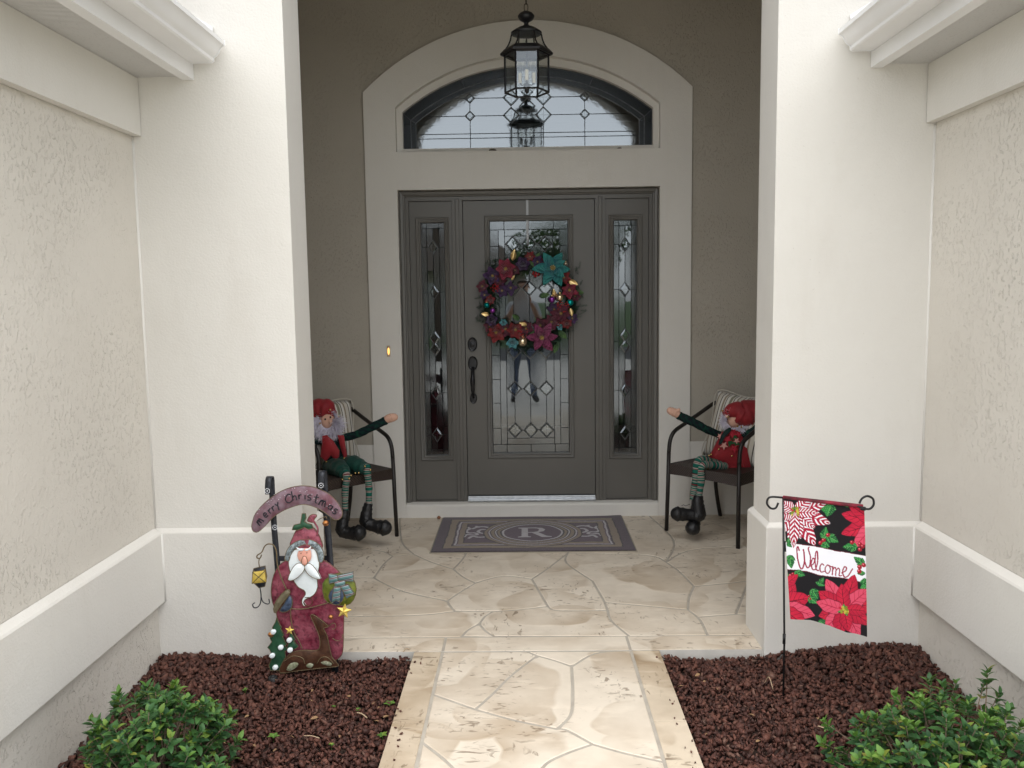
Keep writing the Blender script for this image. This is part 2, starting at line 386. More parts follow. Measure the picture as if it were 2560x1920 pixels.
# back wall: textured field, plain plinth course, surround
RX, SXO = 0.893, 1.108
aw = [(-RX, 2.5357), (RX, 2.5357), (RX, 2.834)] + arc_pts(RX, 2.834, 3.158)[::-1][1:-1] + [(-RX, 2.834)]
hole_d = [(-RX, -0.02), (RX, -0.02), (RX, 2.284), (-RX, 2.284)]
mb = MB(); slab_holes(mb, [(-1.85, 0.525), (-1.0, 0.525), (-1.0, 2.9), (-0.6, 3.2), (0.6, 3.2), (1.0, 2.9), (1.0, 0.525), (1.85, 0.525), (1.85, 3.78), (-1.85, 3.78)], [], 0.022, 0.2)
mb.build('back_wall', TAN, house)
for s in (-1, 1):
    mb = MB(); mb.box(*sorted((s*(SXO - 0.02), s*1.85)), 0.012, 0.2, -0.02, 0.5245); mb.build('plinth_course', TRIM, house)
so = [(-SXO, -0.03), (SXO, -0.03), (SXO, 2.934)] + arc_pts(SXO, 2.934, 3.383)[::-1][1:-1] + [(-SXO, 2.934)]
so2 = [(-SXO, -0.02), (-RX, -0.02), (-RX, 2.284), (RX, 2.284), (RX, -0.02), (SXO, -0.02), (SXO, 2.934)] + arc_pts(SXO, 2.934, 3.383)[::-1][1:-1] + [(-SXO, 2.934)]
mb = MB(); slab_holes(mb, so2, [aw], 0.0, 0.14); sr = mb.build('door_surround', TRIM, house)
bv = sr.modifiers.new('b', 'BEVEL'); bv.width = 0.005; bv.segments = 2; bv.limit_method = 'ANGLE'; bv.angle_limit = RAD(50)
# door sill: sloped concrete step
mb = MB(); prof = [(-0.001, -0.02), (-0.001, 0.082), (0.006, 0.092), (0.03, 0.098), (0.13, 0.103), (0.13, -0.02)]; n = len(prof)
mb.add([(-RX + 0.001, y, z) for y, z in prof] + [(RX - 0.001, y, z) for y, z in prof], [(i, (i+1) % n, n+(i+1) % n, n+i) for i in range(n)] + [tuple(range(n)), tuple(range(n, 2*n))]); mb.build('door_sill', TRIM, house, smooth=True, angle=30)
# dark room behind the glass
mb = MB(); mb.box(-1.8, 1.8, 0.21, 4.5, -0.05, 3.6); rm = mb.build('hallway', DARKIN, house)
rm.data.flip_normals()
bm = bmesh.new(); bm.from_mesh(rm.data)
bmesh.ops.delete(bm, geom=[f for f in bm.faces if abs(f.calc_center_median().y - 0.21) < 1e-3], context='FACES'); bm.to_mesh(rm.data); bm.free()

# ---------------------------------------------------------------- transom window above the door
tw_ = MB(); ZG0 = 2.566
gin = [(-0.853, ZG0), (0.853, ZG0), (0.853, 2.812)] + arc_pts(0.853, 2.812, 3.108)[::-1][1:-1] + [(-0.853, 2.812)]
awi = inset(aw, -0.004)
slab_holes(tw_, awi, [gin], 0.055, 0.125); transom = tw_.build('transom_window', TRIM, house)
YG = 0.10
def clip(poly, clipper):
    if area2(clipper) < 0: clipper = clipper[::-1]
    out = list(poly)
    for i in range(len(clipper)):
        a = clipper[i]; b = clipper[(i+1) % len(clipper)]; inp = out; out = []
        sd = lambda p: (b[0]-a[0])*(p[1]-a[1]) - (b[1]-a[1])*(p[0]-a[0])
        for j in range(len(inp)):
            p, q = inp[j-1], inp[j]; dp, dq = sd(p), sd(q)
            if (dp < 0) != (dq < 0): t = dp/(dp-dq); out.append((p[0]+(q[0]-p[0])*t, p[1]+(q[1]-p[1])*t))
            if dq >= 0: out.append(q)
        if not out: return []
    return out
def pane(poly, m, parent, y=YG, bev=0.0, t=0.004):
    """one piece of glass: front face (with ground bevel if asked) and edges"""
    if area2(poly) < 0: poly = poly[::-1]
    mb = MB(); n = len(poly)
    if bev:
        q = inset(poly, bev)
        mb.add([(p[0], y, p[1]) for p in poly] + [(p[0], y - 0.0045, p[1]) for p in q], [(i, (i+1) % n, n+(i+1) % n, n+i) for i in range(n)] + [tuple(range(n, 2*n))])
    else:
        mb.add([(p[0], y, p[1]) for p in poly], [tuple(range(n))])
    return mb.build('pane', m, parent, fix=False)
def came_line(mb, a, b, y, w=0.0024):
    mb.tube([(a[0], y, a[1]), (b[0], y, b[1])], w, 6, up=(0, 1, 0))
def came_loop(mb, poly, y, w=0.0024):
    for i in range(len(poly)): came_line(mb, poly[i-1], poly[i], y, w)
def diamond(cx, cz, hw, hh): return [(cx - hw, cz), (cx, cz - hh), (cx + hw, cz), (cx, cz + hh)]

cm = MB()
band1 = [(-0.80, ZG0), (0.80, ZG0), (0.80, 2.765)] + arc_pts(0.80, 2.765, 3.045)[::-1][1:-1] + [(-0.80, 2.765)]
band2 = [(-0.765, ZG0), (0.765, ZG0), (0.765, 2.745)] + arc_pts(0.765, 2.745, 3.012)[::-1][1:-1] + [(-0.765, 2.745)]
def ring_panes(o, i, cuts, m):
    n = len(o)
    segs = list(range(2, n)) ; idx = [1] + list(range(2, n)) + [0]
    parts = []; cur = [idx[0]]
    for k in idx[1:]:
        cur.append(k)
        if k in cuts: parts.append(cur); cur = [k]
    parts.append(cur)
    for c in parts:
        if len(c) < 2: continue
        mb = MB()
        for a, b in zip(c[:-1], c[1:]): mb.add([(o[a][0], YG, o[a][1]), (o[b][0], YG, o[b][1]), (i[b][0], YG, i[b][1]), (i[a][0], YG, i[a][1])], [(0, 3, 2, 1)])
        mb.build('pane', m, transom, fix=False)
        came_line(cm, o[c[-1]], i[c[-1]], YG - 0.001)
n_ = len(gin); ring_panes(gin, band1, {2, 8, 14, 20, n_-1}, G_GRAN); ring_panes(band1, band2, {2, 14, n_-1}, G_GRAN)
for lp in (gin, band1, band2): came_loop(cm, lp, YG - 0.001, 0.004)
field = band2
xs_ = [-0.8, -0.393, -0.11, 0.11, 0.393, 0.8]; zs_ = [ZG0, 2.638, 2.668, 2.787, 2.905, 3.1]
for i in range(5):
    for j in range(5):
        c = clip([(xs_[i], zs_[j]), (xs_[i+1], zs_[j]), (xs_[i+1], zs_[j+1]), (xs_[i], zs_[j+1])], field)
        if len(c) >= 3 and abs(area2(c)) > 2e-4:
            pane(c, G_TRAN, transom); came_loop(cm, c, YG - 0.001)
for cx, cz, h in [(-0.393, 2.905, 0.034), (0.393, 2.905, 0.034), (-0.393, 2.787, 0.034), (0.393, 2.787, 0.034),
                  (-0.11, 2.905, 0.055), (0.11, 2.905, 0.055), (0.0, 2.846, 0.055), (-0.11, 2.787, 0.055), (0.11, 2.787, 0.055), (0.0, 2.94, 0.04)]:
    d = diamond(cx, cz, h, h); pane(d, G_BEVEL, transom, YG - 0.004, 0.009); came_loop(cm, d, YG - 0.004)
cm.build('lead_came', LEAD, transom)
# two small wasp nests of dirt on the ledge are part of the ledge dirt
for x, w_ in ((-0.24, 0.028), (0.625, 0.016)):
    mb = MB(); mb.ball((x, 0.05, 2.545), w_, 10, (1, 0.5, 0.45)); mb.build('mud_daub', M('mud', (0.08, 0.06, 0.045), (0.14, 0.11, 0.08), scale=90, rough=0.95, bmp=0.8, bscale=120), transom, smooth=True)

# ---------------------------------------------------------------- door unit: frame, door, sidelights
mb = MB(); slab_holes(mb, [(-RX + 0.002, 0.100), (RX - 0.002, 0.100), (RX - 0.002, 2.282), (-RX + 0.002, 2.282)],
           [[(-0.828, 0.108), (-0.528, 0.108), (-0.528, 2.215), (-0.828, 2.215)], [(-0.457, 0.101), (0.457, 0.101), (0.457, 2.216), (-0.457, 2.216)], [(0.528, 0.108), (0.828, 0.108), (0.828, 2.215), (0.528, 2.215)]], 0.062, 0.16)
frame = mb.build('door_frame', PAINT, house)
mb = MB()
ring_frame(mb, -RX + 0.003, RX - 0.003, 0.03, 2.281, [(0.0, 0.066), (0.0, 0.042), (0.010, 0.036), (0.026, 0.040), (0.030, 0.048), (0.036, 0.050), (0.040, 0.0625)])
b_ = mb.build('brick_mould', PAINT, frame)
bm = bmesh.new(); bm.from_mesh(b_.data); bmesh.ops.bisect_plane(bm, geom=bm.verts[:] + bm.edges[:] + bm.faces[:], plane_co=(0, 0, 0.101), plane_no=(0, 0, -1), clear_outer=True); bm.to_mesh(b_.data); bm.free()
for s in (-1, 1):
    mb = MB(); mb.box(*sorted((s*0.480, s*0.505)), 0.050, 0.0615, 0.103, 2.225, 0.004); mb.build('mullion_strip', PAINT, frame)
mb = MB(); mb.box(-0.455, 0.455, 0.03, 0.15, 0.1035, 0.118, 0.003); mb.box(-0.455, 0.455, 0.06, 0.15, 0.118, 0.136, 0.003); mb.build('threshold', ALU, house)

YD = 0.082                                    # face of the door
GX, GZ0, GZ1 = 0.270, 0.445, 2.072
mb = MB(); slab_holes(mb, [(-0.4535, 0.142), (0.4535, 0.142), (0.4535, 2.2125), (-0.4535, 2.2125)], [[(-GX-0.02, GZ0-0.02), (GX+0.02, GZ0-0.02), (GX+0.02, GZ1+0.02), (-GX-0.02, GZ1+0.02)]], YD, YD + 0.044)
door = mb.build('front_door', PAINT, house)
prof = [(0.0, 0.001), (0.0, -0.010), (0.006, -0.014), (0.012, -0.012), (0.014, -0.006), (0.020, -0.005), (0.026, -0.009), (0.032, -0.007), (0.037, 0.012)]
mb = MB(); ring_frame(mb, -0.307, 0.307, GZ0 - 0.037, GZ1 + 0.037, [(d, YD + y) for d, y in prof]); mb.build('glass_moulding', PAINT, door, smooth=True, angle=40)
mb = MB(); mb.box(-0.4535, 0.4535, YD - 0.004, YD + 0.04, 0.1365, 0.1415); mb.build('door_sweep', BLACKMETAL, door)

def leaded(parent, x0, x1, z0, z1, y, bw, iw, cols_, rows, hw, hh, cuts):
    cm = MB(); xc = (x0 + x1) / 2
    def cell(a, b, c, d, m):
        if b - a < 1e-4 or d - c < 1e-4: return
        p = [(a, c), (b, c), (b, d), (a, d)]; pane(p, m, parent, y); came_loop(cm, p, y - 0.001, 0.0022)
    zc = [z0 + bw] + cuts + [z1 - bw]
    for k in range(len(zc) - 1):
        cell(x0, x0 + bw, zc[k], zc[k+1], G_WAVY); cell(x1 - bw, x1, zc[k], zc[k+1], G_WAVY)
    tops = [x0] + ([x0 + bw*1.7, xc, x1 - bw*1.7] if iw else [x0 + bw, x1 - bw]) + [x1]
    for k in range(len(tops) - 1):
        cell(tops[k], tops[k+1], z0, z0 + bw, G_WAVY); cell(tops[k], tops[k+1], z1 - bw, z1, G_WAVY)
    xa, xb, za, zb = x0 + bw, x1 - bw, z0 + bw, z1 - bw
    if iw:
        cell(xa, xa + iw, za, zb, G_CLEAR); cell(xb - iw, xb, za, zb, G_CLEAR); cell(xa + iw, xb - iw, za, za + iw, G_CLEAR); cell(xa + iw, xb - iw, zb - iw, zb, G_CLEAR)
        xa += iw; xb -= iw; za += iw; zb -= iw
    xl = [xa] + cols_ + [xb]; zl = [za] + rows + [zb]
    for i in range(len(xl) - 1):
        for j in range(len(zl) - 1): cell(xl[i], xl[i+1], zl[j], zl[j+1], G_CLEAR if (i + j) % 2 else G_WAVY)
    for cx in cols_:
        for cz in rows:
            d = diamond(cx, cz, hw, hh); pane(d, G_BEVEL, parent, y - 0.004, 0.011); came_loop(cm, d, y - 0.004, 0.0022)
    cm.build('lead_came', LEAD, parent)
leaded(door, -GX, GX, GZ0, GZ1, YD + 0.018, 0.058, 0.044, [-0.112, 0.0, 0.112], [0.605, 0.902, 1.165, 1.608, 1.915], 0.053, 0.057, [0.62, 0.80, 0.97, 1.14, 1.30, 1.60, 1.90])

# handle set and deadbolt
def disc(mb, cx, cz, rx, rz, y, t, n=28):
    pr = [(1.0, 0), (1.0, -t*0.5), (0.93, -t), (0.86, -t*0.9), (0.78, -t*0.75), (0.6, -t*0.8)]
    b = len(mb.v)
    for k_, yy in pr:
        for i in range(n): a = 2*math.pi*i/n; mb.v.append((cx + rx*k_*math.cos(a), y + yy, cz + rz*k_*math.sin(a)))
    for r_ in range(len(pr) - 1):
        for i in range(n): mb.f.append((b+r_*n+i, b+r_*n+(i+1) % n, b+(r_+1)*n+(i+1) % n, b+(r_+1)*n+i))
    mb.f.append(tuple(b + (len(pr)-1)*n + i for i in range(n)))
mb = MB(); disc(mb, -0.404, 1.222, 0.034, 0.050, YD, 0.014); mb.lathe([(0.018, 0), (0.018, -0.012), (0.013, -0.014)], 16, (-0.404, YD - 0.010, 1.222), 'y'); mb.build('deadbolt', BLACKMETAL, door, smooth=True, angle=40)
mb = MB(); disc(mb, -0.404, 1.087, 0.034, 0.052, YD, 0.014)
mb.tube([(-0.404, YD - 0.012, 1.055), (-0.404, YD - 0.030, 1.047), (-0.404, YD - 0.044, 1.03)], [0.012, 0.010, 0.006], 10)      # thumb lever
mb.tube(smooth_loop([(-0.404, YD - 0.008, 1.045), (-0.404, YD - 0.04, 1.025), (-0.404, YD - 0.062, 0.985), (-0.404, YD - 0.060, 0.93), (-0.404, YD - 0.045, 0.885), (-0.404, YD - 0.022, 0.858), (-0.404, YD - 0.004, 0.845)], 4, False),
        [0.012]*4 + [0.014]*4 + [0.0165]*4 + [0.013]*4 + [0.0095]*4 + [0.008]*4 + [0.010], 12)
disc(mb, -0.404, 0.840, 0.026, 0.038, YD, 0.012); mb.build('handle', BLACKMETAL, door, smooth=True, angle=40)

for s in (-1, 1):
    cx = s * 0.668; x0, x1, z0, z1 = cx - 0.079, cx + 0.079, 0.435, 2.066; YS = 0.080
    mb = MB(); a, b = sorted((s*0.530, s*0.826)); slab_holes(mb, [(a, 0.110), (b, 0.110), (b, 2.213), (a, 2.213)], [[(x0-0.012, z0-0.012), (x1+0.012, z0-0.012), (x1+0.012, z1+0.012), (x0-0.012, z1+0.012)]], YS, YS + 0.04)
    sl = mb.build('sidelight', PAINT, house)
    mb = MB(); ring_frame(mb, x0 - 0.037, x1 + 0.037, z0 - 0.037, z1 + 0.037, [(d, YS + y) for d, y in prof]); mb.build('glass_moulding', PAINT, sl, smooth=True, angle=40)
    leaded(sl, x0, x1, z0, z1, YS + 0.018, 0.036, 0.0, [cx], [0.58, 0.88, 1.19, 1.27, 1.59, 1.90], 0.036, 0.052 if True else 0, [0.58, 0.88, 1.23, 1.59, 1.90])
# lit doorbell button
EM, nt, b = new_mat('lit_doorbell'); b.inputs['Base Color'].default_value = (0.9, 0.5, 0.15, 1); b.inputs['Emission Color'].default_value = (1.0, 0.45, 0.10, 1); b.inputs['Emission Strength'].default_value = 0.9
mb = MB(); mb.box(-0.993, -0.971, -0.012, -0.001, 1.147, 1.225, 0.004); db = mb.build('doorbell', M('ivory_plastic', (0.55, 0.42, 0.27), rough=0.4), house)
mb = MB(); mb.ball((-0.982, -0.012, 1.186), 0.008, 12, (0.9, 0.6, 3.0)); mb.build('button', EM, db, smooth=True)
# ================================================================== the ground
def stone_mat(name, c0, c1, brown, joint=False):
    m, nt, b = new_mat(name); b.inputs['Roughness'].default_value = 0.42; b.inputs['Specular IOR Level'].default_value = 0.4
    vec = coords(nt, space='Object'); warp = nt.nodes.new('ShaderNodeVectorMath'); warp.operation = 'ADD'
    nn = nt.nodes.new('ShaderNodeTexNoise'); nn.inputs['Scale'].default_value = 2.5; nt.links.new(vec, nn.inputs['Vector'])
    sc = nt.nodes.new('ShaderNodeVectorMath'); sc.operation = 'SCALE'; sc.inputs['Scale'].default_value = 0.25; nt.links.new(nn.outputs['Color'], sc.inputs[0])
    nt.links.new(vec, warp.inputs[0]); nt.links.new(sc.outputs[0], warp.inputs[1])
    def fans(scale, k, off):
        vo = nt.nodes.new('ShaderNodeTexVoronoi'); vo.feature = 'F1'; vo.inputs['Scale'].default_value = scale
        ad = nt.nodes.new('ShaderNodeVectorMath'); ad.inputs[1].default_value = (off, off*0.7, 0); nt.links.new(warp.outputs[0], ad.inputs[0]); nt.links.new(ad.outputs[0], vo.inputs['Vector'])
        fr = math_(nt, 'FRACT', math_(nt, 'MULTIPLY', vo.outputs['Distance'], k))
        return ramp(nt, fr, [(0.0, 0.0), (0.35, 0.10), (0.85, 0.85), (0.94, 1.0), (0.985, 0.0)])
    f1 = fans(1.9, 1.9, 0.0); f2 = fans(2.7, 1.7, 5.3)
    big = ramp(nt, noise(nt, vec, 1.9, 4), [(0.34, 0.05), (0.62, 1.0)]); big2 = ramp(nt, noise(nt, coords(nt, (1, 1, 1), (0, 0, 1)), 2.3, 4), [(0.42, 0.0), (0.66, 1.0)])
    fan = math_(nt, 'MAXIMUM', math_(nt, 'MULTIPLY', f1, big), math_(nt, 'MULTIPLY', f2, big2))
    base = mix(nt, fan, c0, c1)
    cloud = ramp(nt, noise(nt, vec, 3.2, 6, 0.6), [(0.45, 0.0), (0.75, 0.42)]); base = mix(nt, cloud, base, tuple((a*0.55 + b_*0.45) for a, b_ in zip(c1, brown)))
    # dark elongated skips left by the trowel
    sk = noise(nt, coords(nt, (16, 42, 1), (0, 0, 0.45)), 1.0, 2, 0.5, 1.2); sk2 = noise(nt, coords(nt, (38, 18, 1), (0, 0, -0.3)), 1.0, 2, 0.5, 1.0)
    ar = ramp(nt, noise(nt, vec, 2.3, 2), [(0.50, 0.0), (0.58, 1.0)]); ar2 = ramp(nt, noise(nt, vec, 2.9, 2, 0.5, 0.5), [(0.53, 0.0), (0.60, 1.0)])
    s1 = math_(nt, 'MULTIPLY', ramp(nt, sk, [(0.60, 0.0), (0.68, 1.0)]), ar); s2 = math_(nt, 'MULTIPLY', ramp(nt, sk2, [(0.61, 0.0), (0.69, 1.0)]), ar2)
    ss = math_(nt, 'MULTIPLY', math_(nt, 'MAXIMUM', s1, s2), 0.72)
    c = mix(nt, ss, base, brown)
    pale = ramp(nt, noise(nt, coords(nt, (5, 13, 1), (0, 0, 0.2)), 1.0, 4), [(0.55, 0.0), (0.72, 0.55)])
    nt.links.new(mix(nt, pale, c, tuple(min(1, k * 1.12) for k in c0)), b.inputs['Base Color'])
    nt.links.new(ramp(nt, noise(nt, vec, 6, 4), [(0.3, 0.38), (0.7, 0.62)]), b.inputs['Roughness'])
    bump(nt, b, math_(nt, 'ADD', math_(nt, 'MULTIPLY', fan, 0.8), math_(nt, 'MULTIPLY', ss, -0.8)), 0.45, 0.004); return m
STONE = stone_mat('troweled_cream_concrete', (0.69, 0.615, 0.51), (0.47, 0.38, 0.28), (0.17, 0.122, 0.082))
EDGE = stone_mat('stained_tan_border', (0.62, 0.53, 0.41), (0.33, 0.24, 0.15), (0.13, 0.088, 0.05))
GROUT = M('grey_joint', (0.36, 0.325, 0.275), (0.44, 0.40, 0.34), scale=14, rough=0.7, bmp=0.3)
RISER = M('pale_slab_edge', (0.50, 0.48, 0.44), (0.62, 0.59, 0.54), scale=9, rough=0.8, bmp=0.4)

XP = 1.855; YP = -2.262
mb = MB(); mb.box(-XP, XP, YP, 0.15, -0.15, -0.0025); tag(mb.build('porch_floor', RISER), kind='structure'); porch = bpy.data.objects['porch_floor']
porch.data.materials.append(GROUT)
WK = 0.540; WI = 0.414; YW = -4.9
mb = MB(); mb.box(-WK, WK, YW, YP - 0.004, -0.15, -0.0025); walk = tag(mb.build('walkway', RISER), kind='structure'); walk.data.materials.append(GROUT)
for o in (porch, walk):
    for p in o.data.polygons:
        if p.normal.z > 0.9: p.material_index = 1
# joints traced from the photograph and laid on the floor plane
def fp(x, y): q = at_z(840 + x / 2.0109, 1340 + y / 2.0109, 0.0); return (q.x, q.y)
def stones(lines, outer, parent, m, gap=0.0062, min_a=0.004):
    vs = []; es = []
    def addline(pts, closed=False):
        b = len(vs); vs.extend(Vector(p) for p in pts); n = len(pts)
        es.extend((b+i, b+i+1) for i in range(n-1))
        if closed: es.append((b+n-1, b))
    addline(outer, True)
    for l in lines: addline(smooth_loop(l, 5, False) if len(l) > 2 else l)
    V, Ed, F, vo_, eo, fo = delaunay_2d_cdt(vs, es, [], 1, 2e-4)
    con = set(tuple(sorted(e)) for e, o_ in zip(Ed, eo) if o_)
    e2f = {}
    for i, f in enumerate(F):
        for k in range(len(f)): e2f.setdefault(tuple(sorted((f[k], f[(k+1) % len(f)]))), []).append(i)
    reg = [-1] * len(F); r = 0
    for i in range(len(F)):
        if reg[i] >= 0: continue
        st = [i]; reg[i] = r
        while st:
            f = st.pop(); ff = F[f]
            for k in range(len(ff)):
                e = tuple(sorted((ff[k], ff[(k+1) % len(ff)])))
                if e in con: continue
                for g in e2f[e]:
                    if reg[g] < 0: reg[g] = r; st.append(g)
        r += 1
    for q in range(r):
        nxt = {}
        for i, f in enumerate(F):
            if reg[i] != q: continue
            for k in range(len(f)):
                a, b = f[k], f[(k+1) % len(f)]; fs = e2f[tuple(sorted((a, b)))]
                if all(g == i or reg[g] != q for g in fs): nxt[a] = b
        if not nxt: continue
        s0 = next(iter(nxt)); lp = [s0]; c = nxt[s0]
        while c != s0 and c in nxt and len(lp) < 2000: lp.append(c); c = nxt[c]
        poly = [(V[i].x, V[i].y) for i in lp]
        cl = []
        for p in poly:
            if not cl or math.hypot(p[0]-cl[-1][0], p[1]-cl[-1][1]) > 0.014: cl.append(p)
        while len(cl) > 3 and math.hypot(cl[0][0]-cl[-1][0], cl[0][1]-cl[-1][1]) < 0.014: cl.pop()
        poly = cl
        if len(poly) < 3 or abs(area2(poly)) < min_a: continue
        a = safe_inset(poly, gap)
        if len(a) < 3 or abs(area2(a)) < min_a: continue
        b = inset(a, 0.0035); n = len(a); mb = MB()
        mb.add([(p[0], p[1], -0.006) for p in a] + [(p[0], p[1], -0.0018) for p in a] + [(p[0], p[1], 0.0) for p in b],
               [(i, (i+1) % n, n+(i+1) % n, n+i) for i in range(n)] + [(n+i, n+(i+1) % n, 2*n+(i+1) % n, 2*n+i) for i in range(n)] + [tuple(range(2*n, 3*n))])
        mb.build('flagstone', m, parent, fix=False)
def seg(*p): return [fp(*q) for q in p]
J = {}
yi = fp(1000, 505)[1]                                    # inner line of the front border strip
A0, A1, A2, A3, A4 = fp(1165, 85), fp(1290, 225), fp(1352, 332), fp(1366, 372), fp(1475, 505)
AE = (fp(1475, 505)[0], yi)
backA = (A0[0] - 0.05, 0.02)
L0 = fp(790, 378); L1 = fp(720, 440); L2 = (fp(560, 505)[0], yi)
Lw = (-XP, fp(110, 420)[1] + 0.05)
R0 = fp(1770, 370); R1 = fp(1800, 252); R2 = fp(1660, 130); R3 = fp(2010, 392)
N1 = fp(1065, 352); E1 = fp(560, 325); E2 = fp(700, 235); E3 = fp(190, 210); E4 = fp(390, 90); E5 = fp(590, 165)
plines = [
    [backA, (A0[0] + 0.03, -0.5), A0], [A0, fp(1160, 135), A1], [A1, A2], [A2, A3], [A3, fp(1385, 425), AE],
    [Lw, fp(300, 400), fp(600, 378), L0], [L0, fp(930, 368), N1], [N1, fp(1100, 371), fp(1230, 374), A3],
    [L0, fp(750, 402), L1], [L1, fp(665, 470), (fp(630, 505)[0], yi)], [L1, fp(755, 478), (fp(800, 505)[0], yi)],
    [N1, fp(1035, 300), fp(985, 215)], [fp(985, 215), fp(1060, 165), A0],
    [E1, fp(610, 290), E2], [E2, fp(840, 200), fp(985, 215)], [E1, fp(575, 352), fp(600, 378)],
    [E3, fp(330, 275), E1], [E3, fp(240, 140), fp(285, 100)], [fp(285, 100), E4], [E3, fp(100, 208), (-XP, fp(100, 208)[1])],
    [E4, fp(480, 130), E5], [E5, fp(640, 205), E2], [E4, fp(330, 25), (fp(330, 25)[0] - 0.1, 0.02)], [E5, fp(640, 110), (fp(640, 110)[0] + 0.05, -0.55), (-0.2, 0.02)],
    [fp(285, 100), fp(140, 65), (-XP, fp(140, 65)[1])],
    [A2, fp(1500, 345), R0], [R0, fp(1775, 310), R1], [R1, fp(1730, 180), R2], [R2, fp(1560, 95), A0],
    [A1, fp(1450, 215), fp(1710, 190), fp(1745, 200)], [R0, fp(1830, 420), (fp(1872, 505)[0], yi)], [fp(1800, 408), fp(1900, 400), R3],
    [R3, fp(2045, 300), fp(2075, 225)], [R1, fp(1930, 240), fp(2075, 225)], [fp(2075, 225), (XP, fp(2075, 225)[1] + 0.1)], [R3, (1.3, fp(2010, 392)[1] - 0.06), (XP, fp(2010, 392)[1])],
    [R2, fp(1850, 60), (XP, fp(1850, 60)[1])], [R2, (R2[0] + 0.12, -0.6), (R2[0] + 0.05, 0.02)],
]
stones(plines, [(-XP + 0.001, yi), (XP - 0.001, yi), (XP - 0.001, 0.02), (-XP + 0.001, 0.02)], porch, STONE)
# front border strip of the porch, in three lengths
for a, b in ((-XP, -WI - 0.004), (-WI + 0.004, WI - 0.004), (WI + 0.004, XP)):
    mb = MB(); mb.box(a + 0.002, b - 0.002, YP, yi - 0.005, -0.006, 0.0, 0.003); mb.build('border_strip', STONE, porch)
# walkway: border strips and stones
for s in (-1, 1):
    y = YP - 0.008
    for k, L in enumerate((0.62, 0.7, 1.9, 4.0)):
        a, b = sorted((s*(WI + 0.007), s*WK)); mb = MB(); mb.box(a, b, max(YW, y - L + (0 if k < 3 else 0)), y, -0.006, 0.0, 0.003); mb.build('border_strip', EDGE, walk); y -= L + 0.0012
W0 = fp(505, 795); W1 = fp(700, 870); W2 = fp(1110, 968); W3 = fp(1290, 1045); W4 = fp(1640, 1135); W5 = fp(1185, 655); W6 = fp(1010, 600); W7 = fp(445, 1035)
xa, xb = -WI, WI; yj = YP - 0.008
wl_ = [
    [(xa, W0[1]), W1], [W1, fp(900, 925), W2], [W2, fp(1155, 972), W3], [W3, fp(1450, 1090), (xb, W4[1])],
    [(fp(960, 575)[0], yj), W6], [W6, fp(880, 700), fp(790, 790), W1], [W6, fp(1100, 625), W5], [W5, fp(1300, 590), (fp(1440, 575)[0], yj)],
    [W5, fp(1190, 800), fp(1178, 900), W2], [W3, fp(1150, 1095), fp(1040, 1160), (-0.02, W7[1] - 0.32)], [(xa, W7[1]), fp(530, 1110), fp(600, 1175), (-0.2, W7[1] - 0.30)],
    [(-0.2, W7[1] - 0.30), (-0.02, W7[1] - 0.32)], [(-0.02, W7[1] - 0.32), (0.15, W7[1] - 0.5), (xb, W7[1] - 0.55)], [(-0.2, W7[1] - 0.30), (-0.25, W7[1] - 0.6), (xa, W7[1] - 0.8)],
    [(0.15, W7[1] - 0.5), (0.0, W7[1] - 0.9), (-0.25, W7[1] - 0.6)], [(0.0, W7[1] - 0.9), (0.1, W7[1] - 1.3), (xb, W7[1] - 1.5)], [(0.1, W7[1] - 1.3), (-0.1, W7[1] - 1.7), (xa, W7[1] - 1.8)],
]
stones(wl_, [(xa, YW), (xb, YW), (xb, yj), (xa, yj)], walk, STONE)

# lawn, street and drive beyond the courtyard (seen only in the glass)
GRASS = M('lawn_grass', (0.035, 0.075, 0.018), (0.07, 0.12, 0.03), scale=6, rough=0.9, bmp=1.0, bscale=60, bdist=0.02)
mb = MB(); mb.add([(-200, -200, -0.125), (200, -200, -0.125), (200, 60, -0.125), (-200, 60, -0.125)], [(0, 1, 2, 3)]); tag(mb.build('lawn', GRASS), kind='structure')
mb = MB(); mb.box(-60, 60, -21, -14.5, -0.15, -0.115); tag(mb.build('street', M('asphalt', (0.05, 0.05, 0.052), (0.075, 0.075, 0.075), scale=40, rough=0.9, bmp=0.5)), kind='structure')
mb = MB(); mb.box(-8.5, 8.0, -14.4, YW - 0.02, -0.15, -0.012); tag(mb.build('bounce_driveway', M('bounce_drive_concrete', (0.54, 0.51, 0.46), (0.6, 0.57, 0.52), scale=3, rough=0.8, bmp=0.3)), kind='structure')  # unseen drive, widened and lightened to bounce daylight up into soffits and porch
# soil under the mulch
SOIL = M('dark_soil', (0.028, 0.016, 0.012), (0.05, 0.028, 0.02), scale=30, rough=0.95, bmp=0.8)
def mulch_z(x, y):
    s = 1 if x > 0 else -1; d = max(0.0, 1 - (y - YC) / -0.5)       # heaped towards the inside corners
    e = min(1.0, max(0.0, (abs(x) - 0.6) / 0.9))
    return -0.048 + 0.020*max(0.0, 1 - (YC - y)/0.35) + e * e * (0.058 if s > 0 else 0.028) * max(0.0, 1 - (YC - y) / 1.3) + 0.008 * math.sin(7*x + 2) * math.sin(6*y)
for s in (-1, 1):
    mb = MB(); nx, ny = 14, 26; x0, x1 = WK - 0.02, XW + 0.03; vs_ = []
    for j in range(ny + 1):
        for i in range(nx + 1):
            x = s * (x0 + (x1 - x0) * i / nx); y = YC + 0.03 - 2.35 * j / ny; vs_.append((x, y, mulch_z(x, y) - 0.022))
    fs_ = [(j*(nx+1)+i, j*(nx+1)+i+1, (j+1)*(nx+1)+i+1, (j+1)*(nx+1)+i) for j in range(ny) for i in range(nx)]
    mb.add(vs_, fs_); tag(mb.build('soil', SOIL), kind='structure')
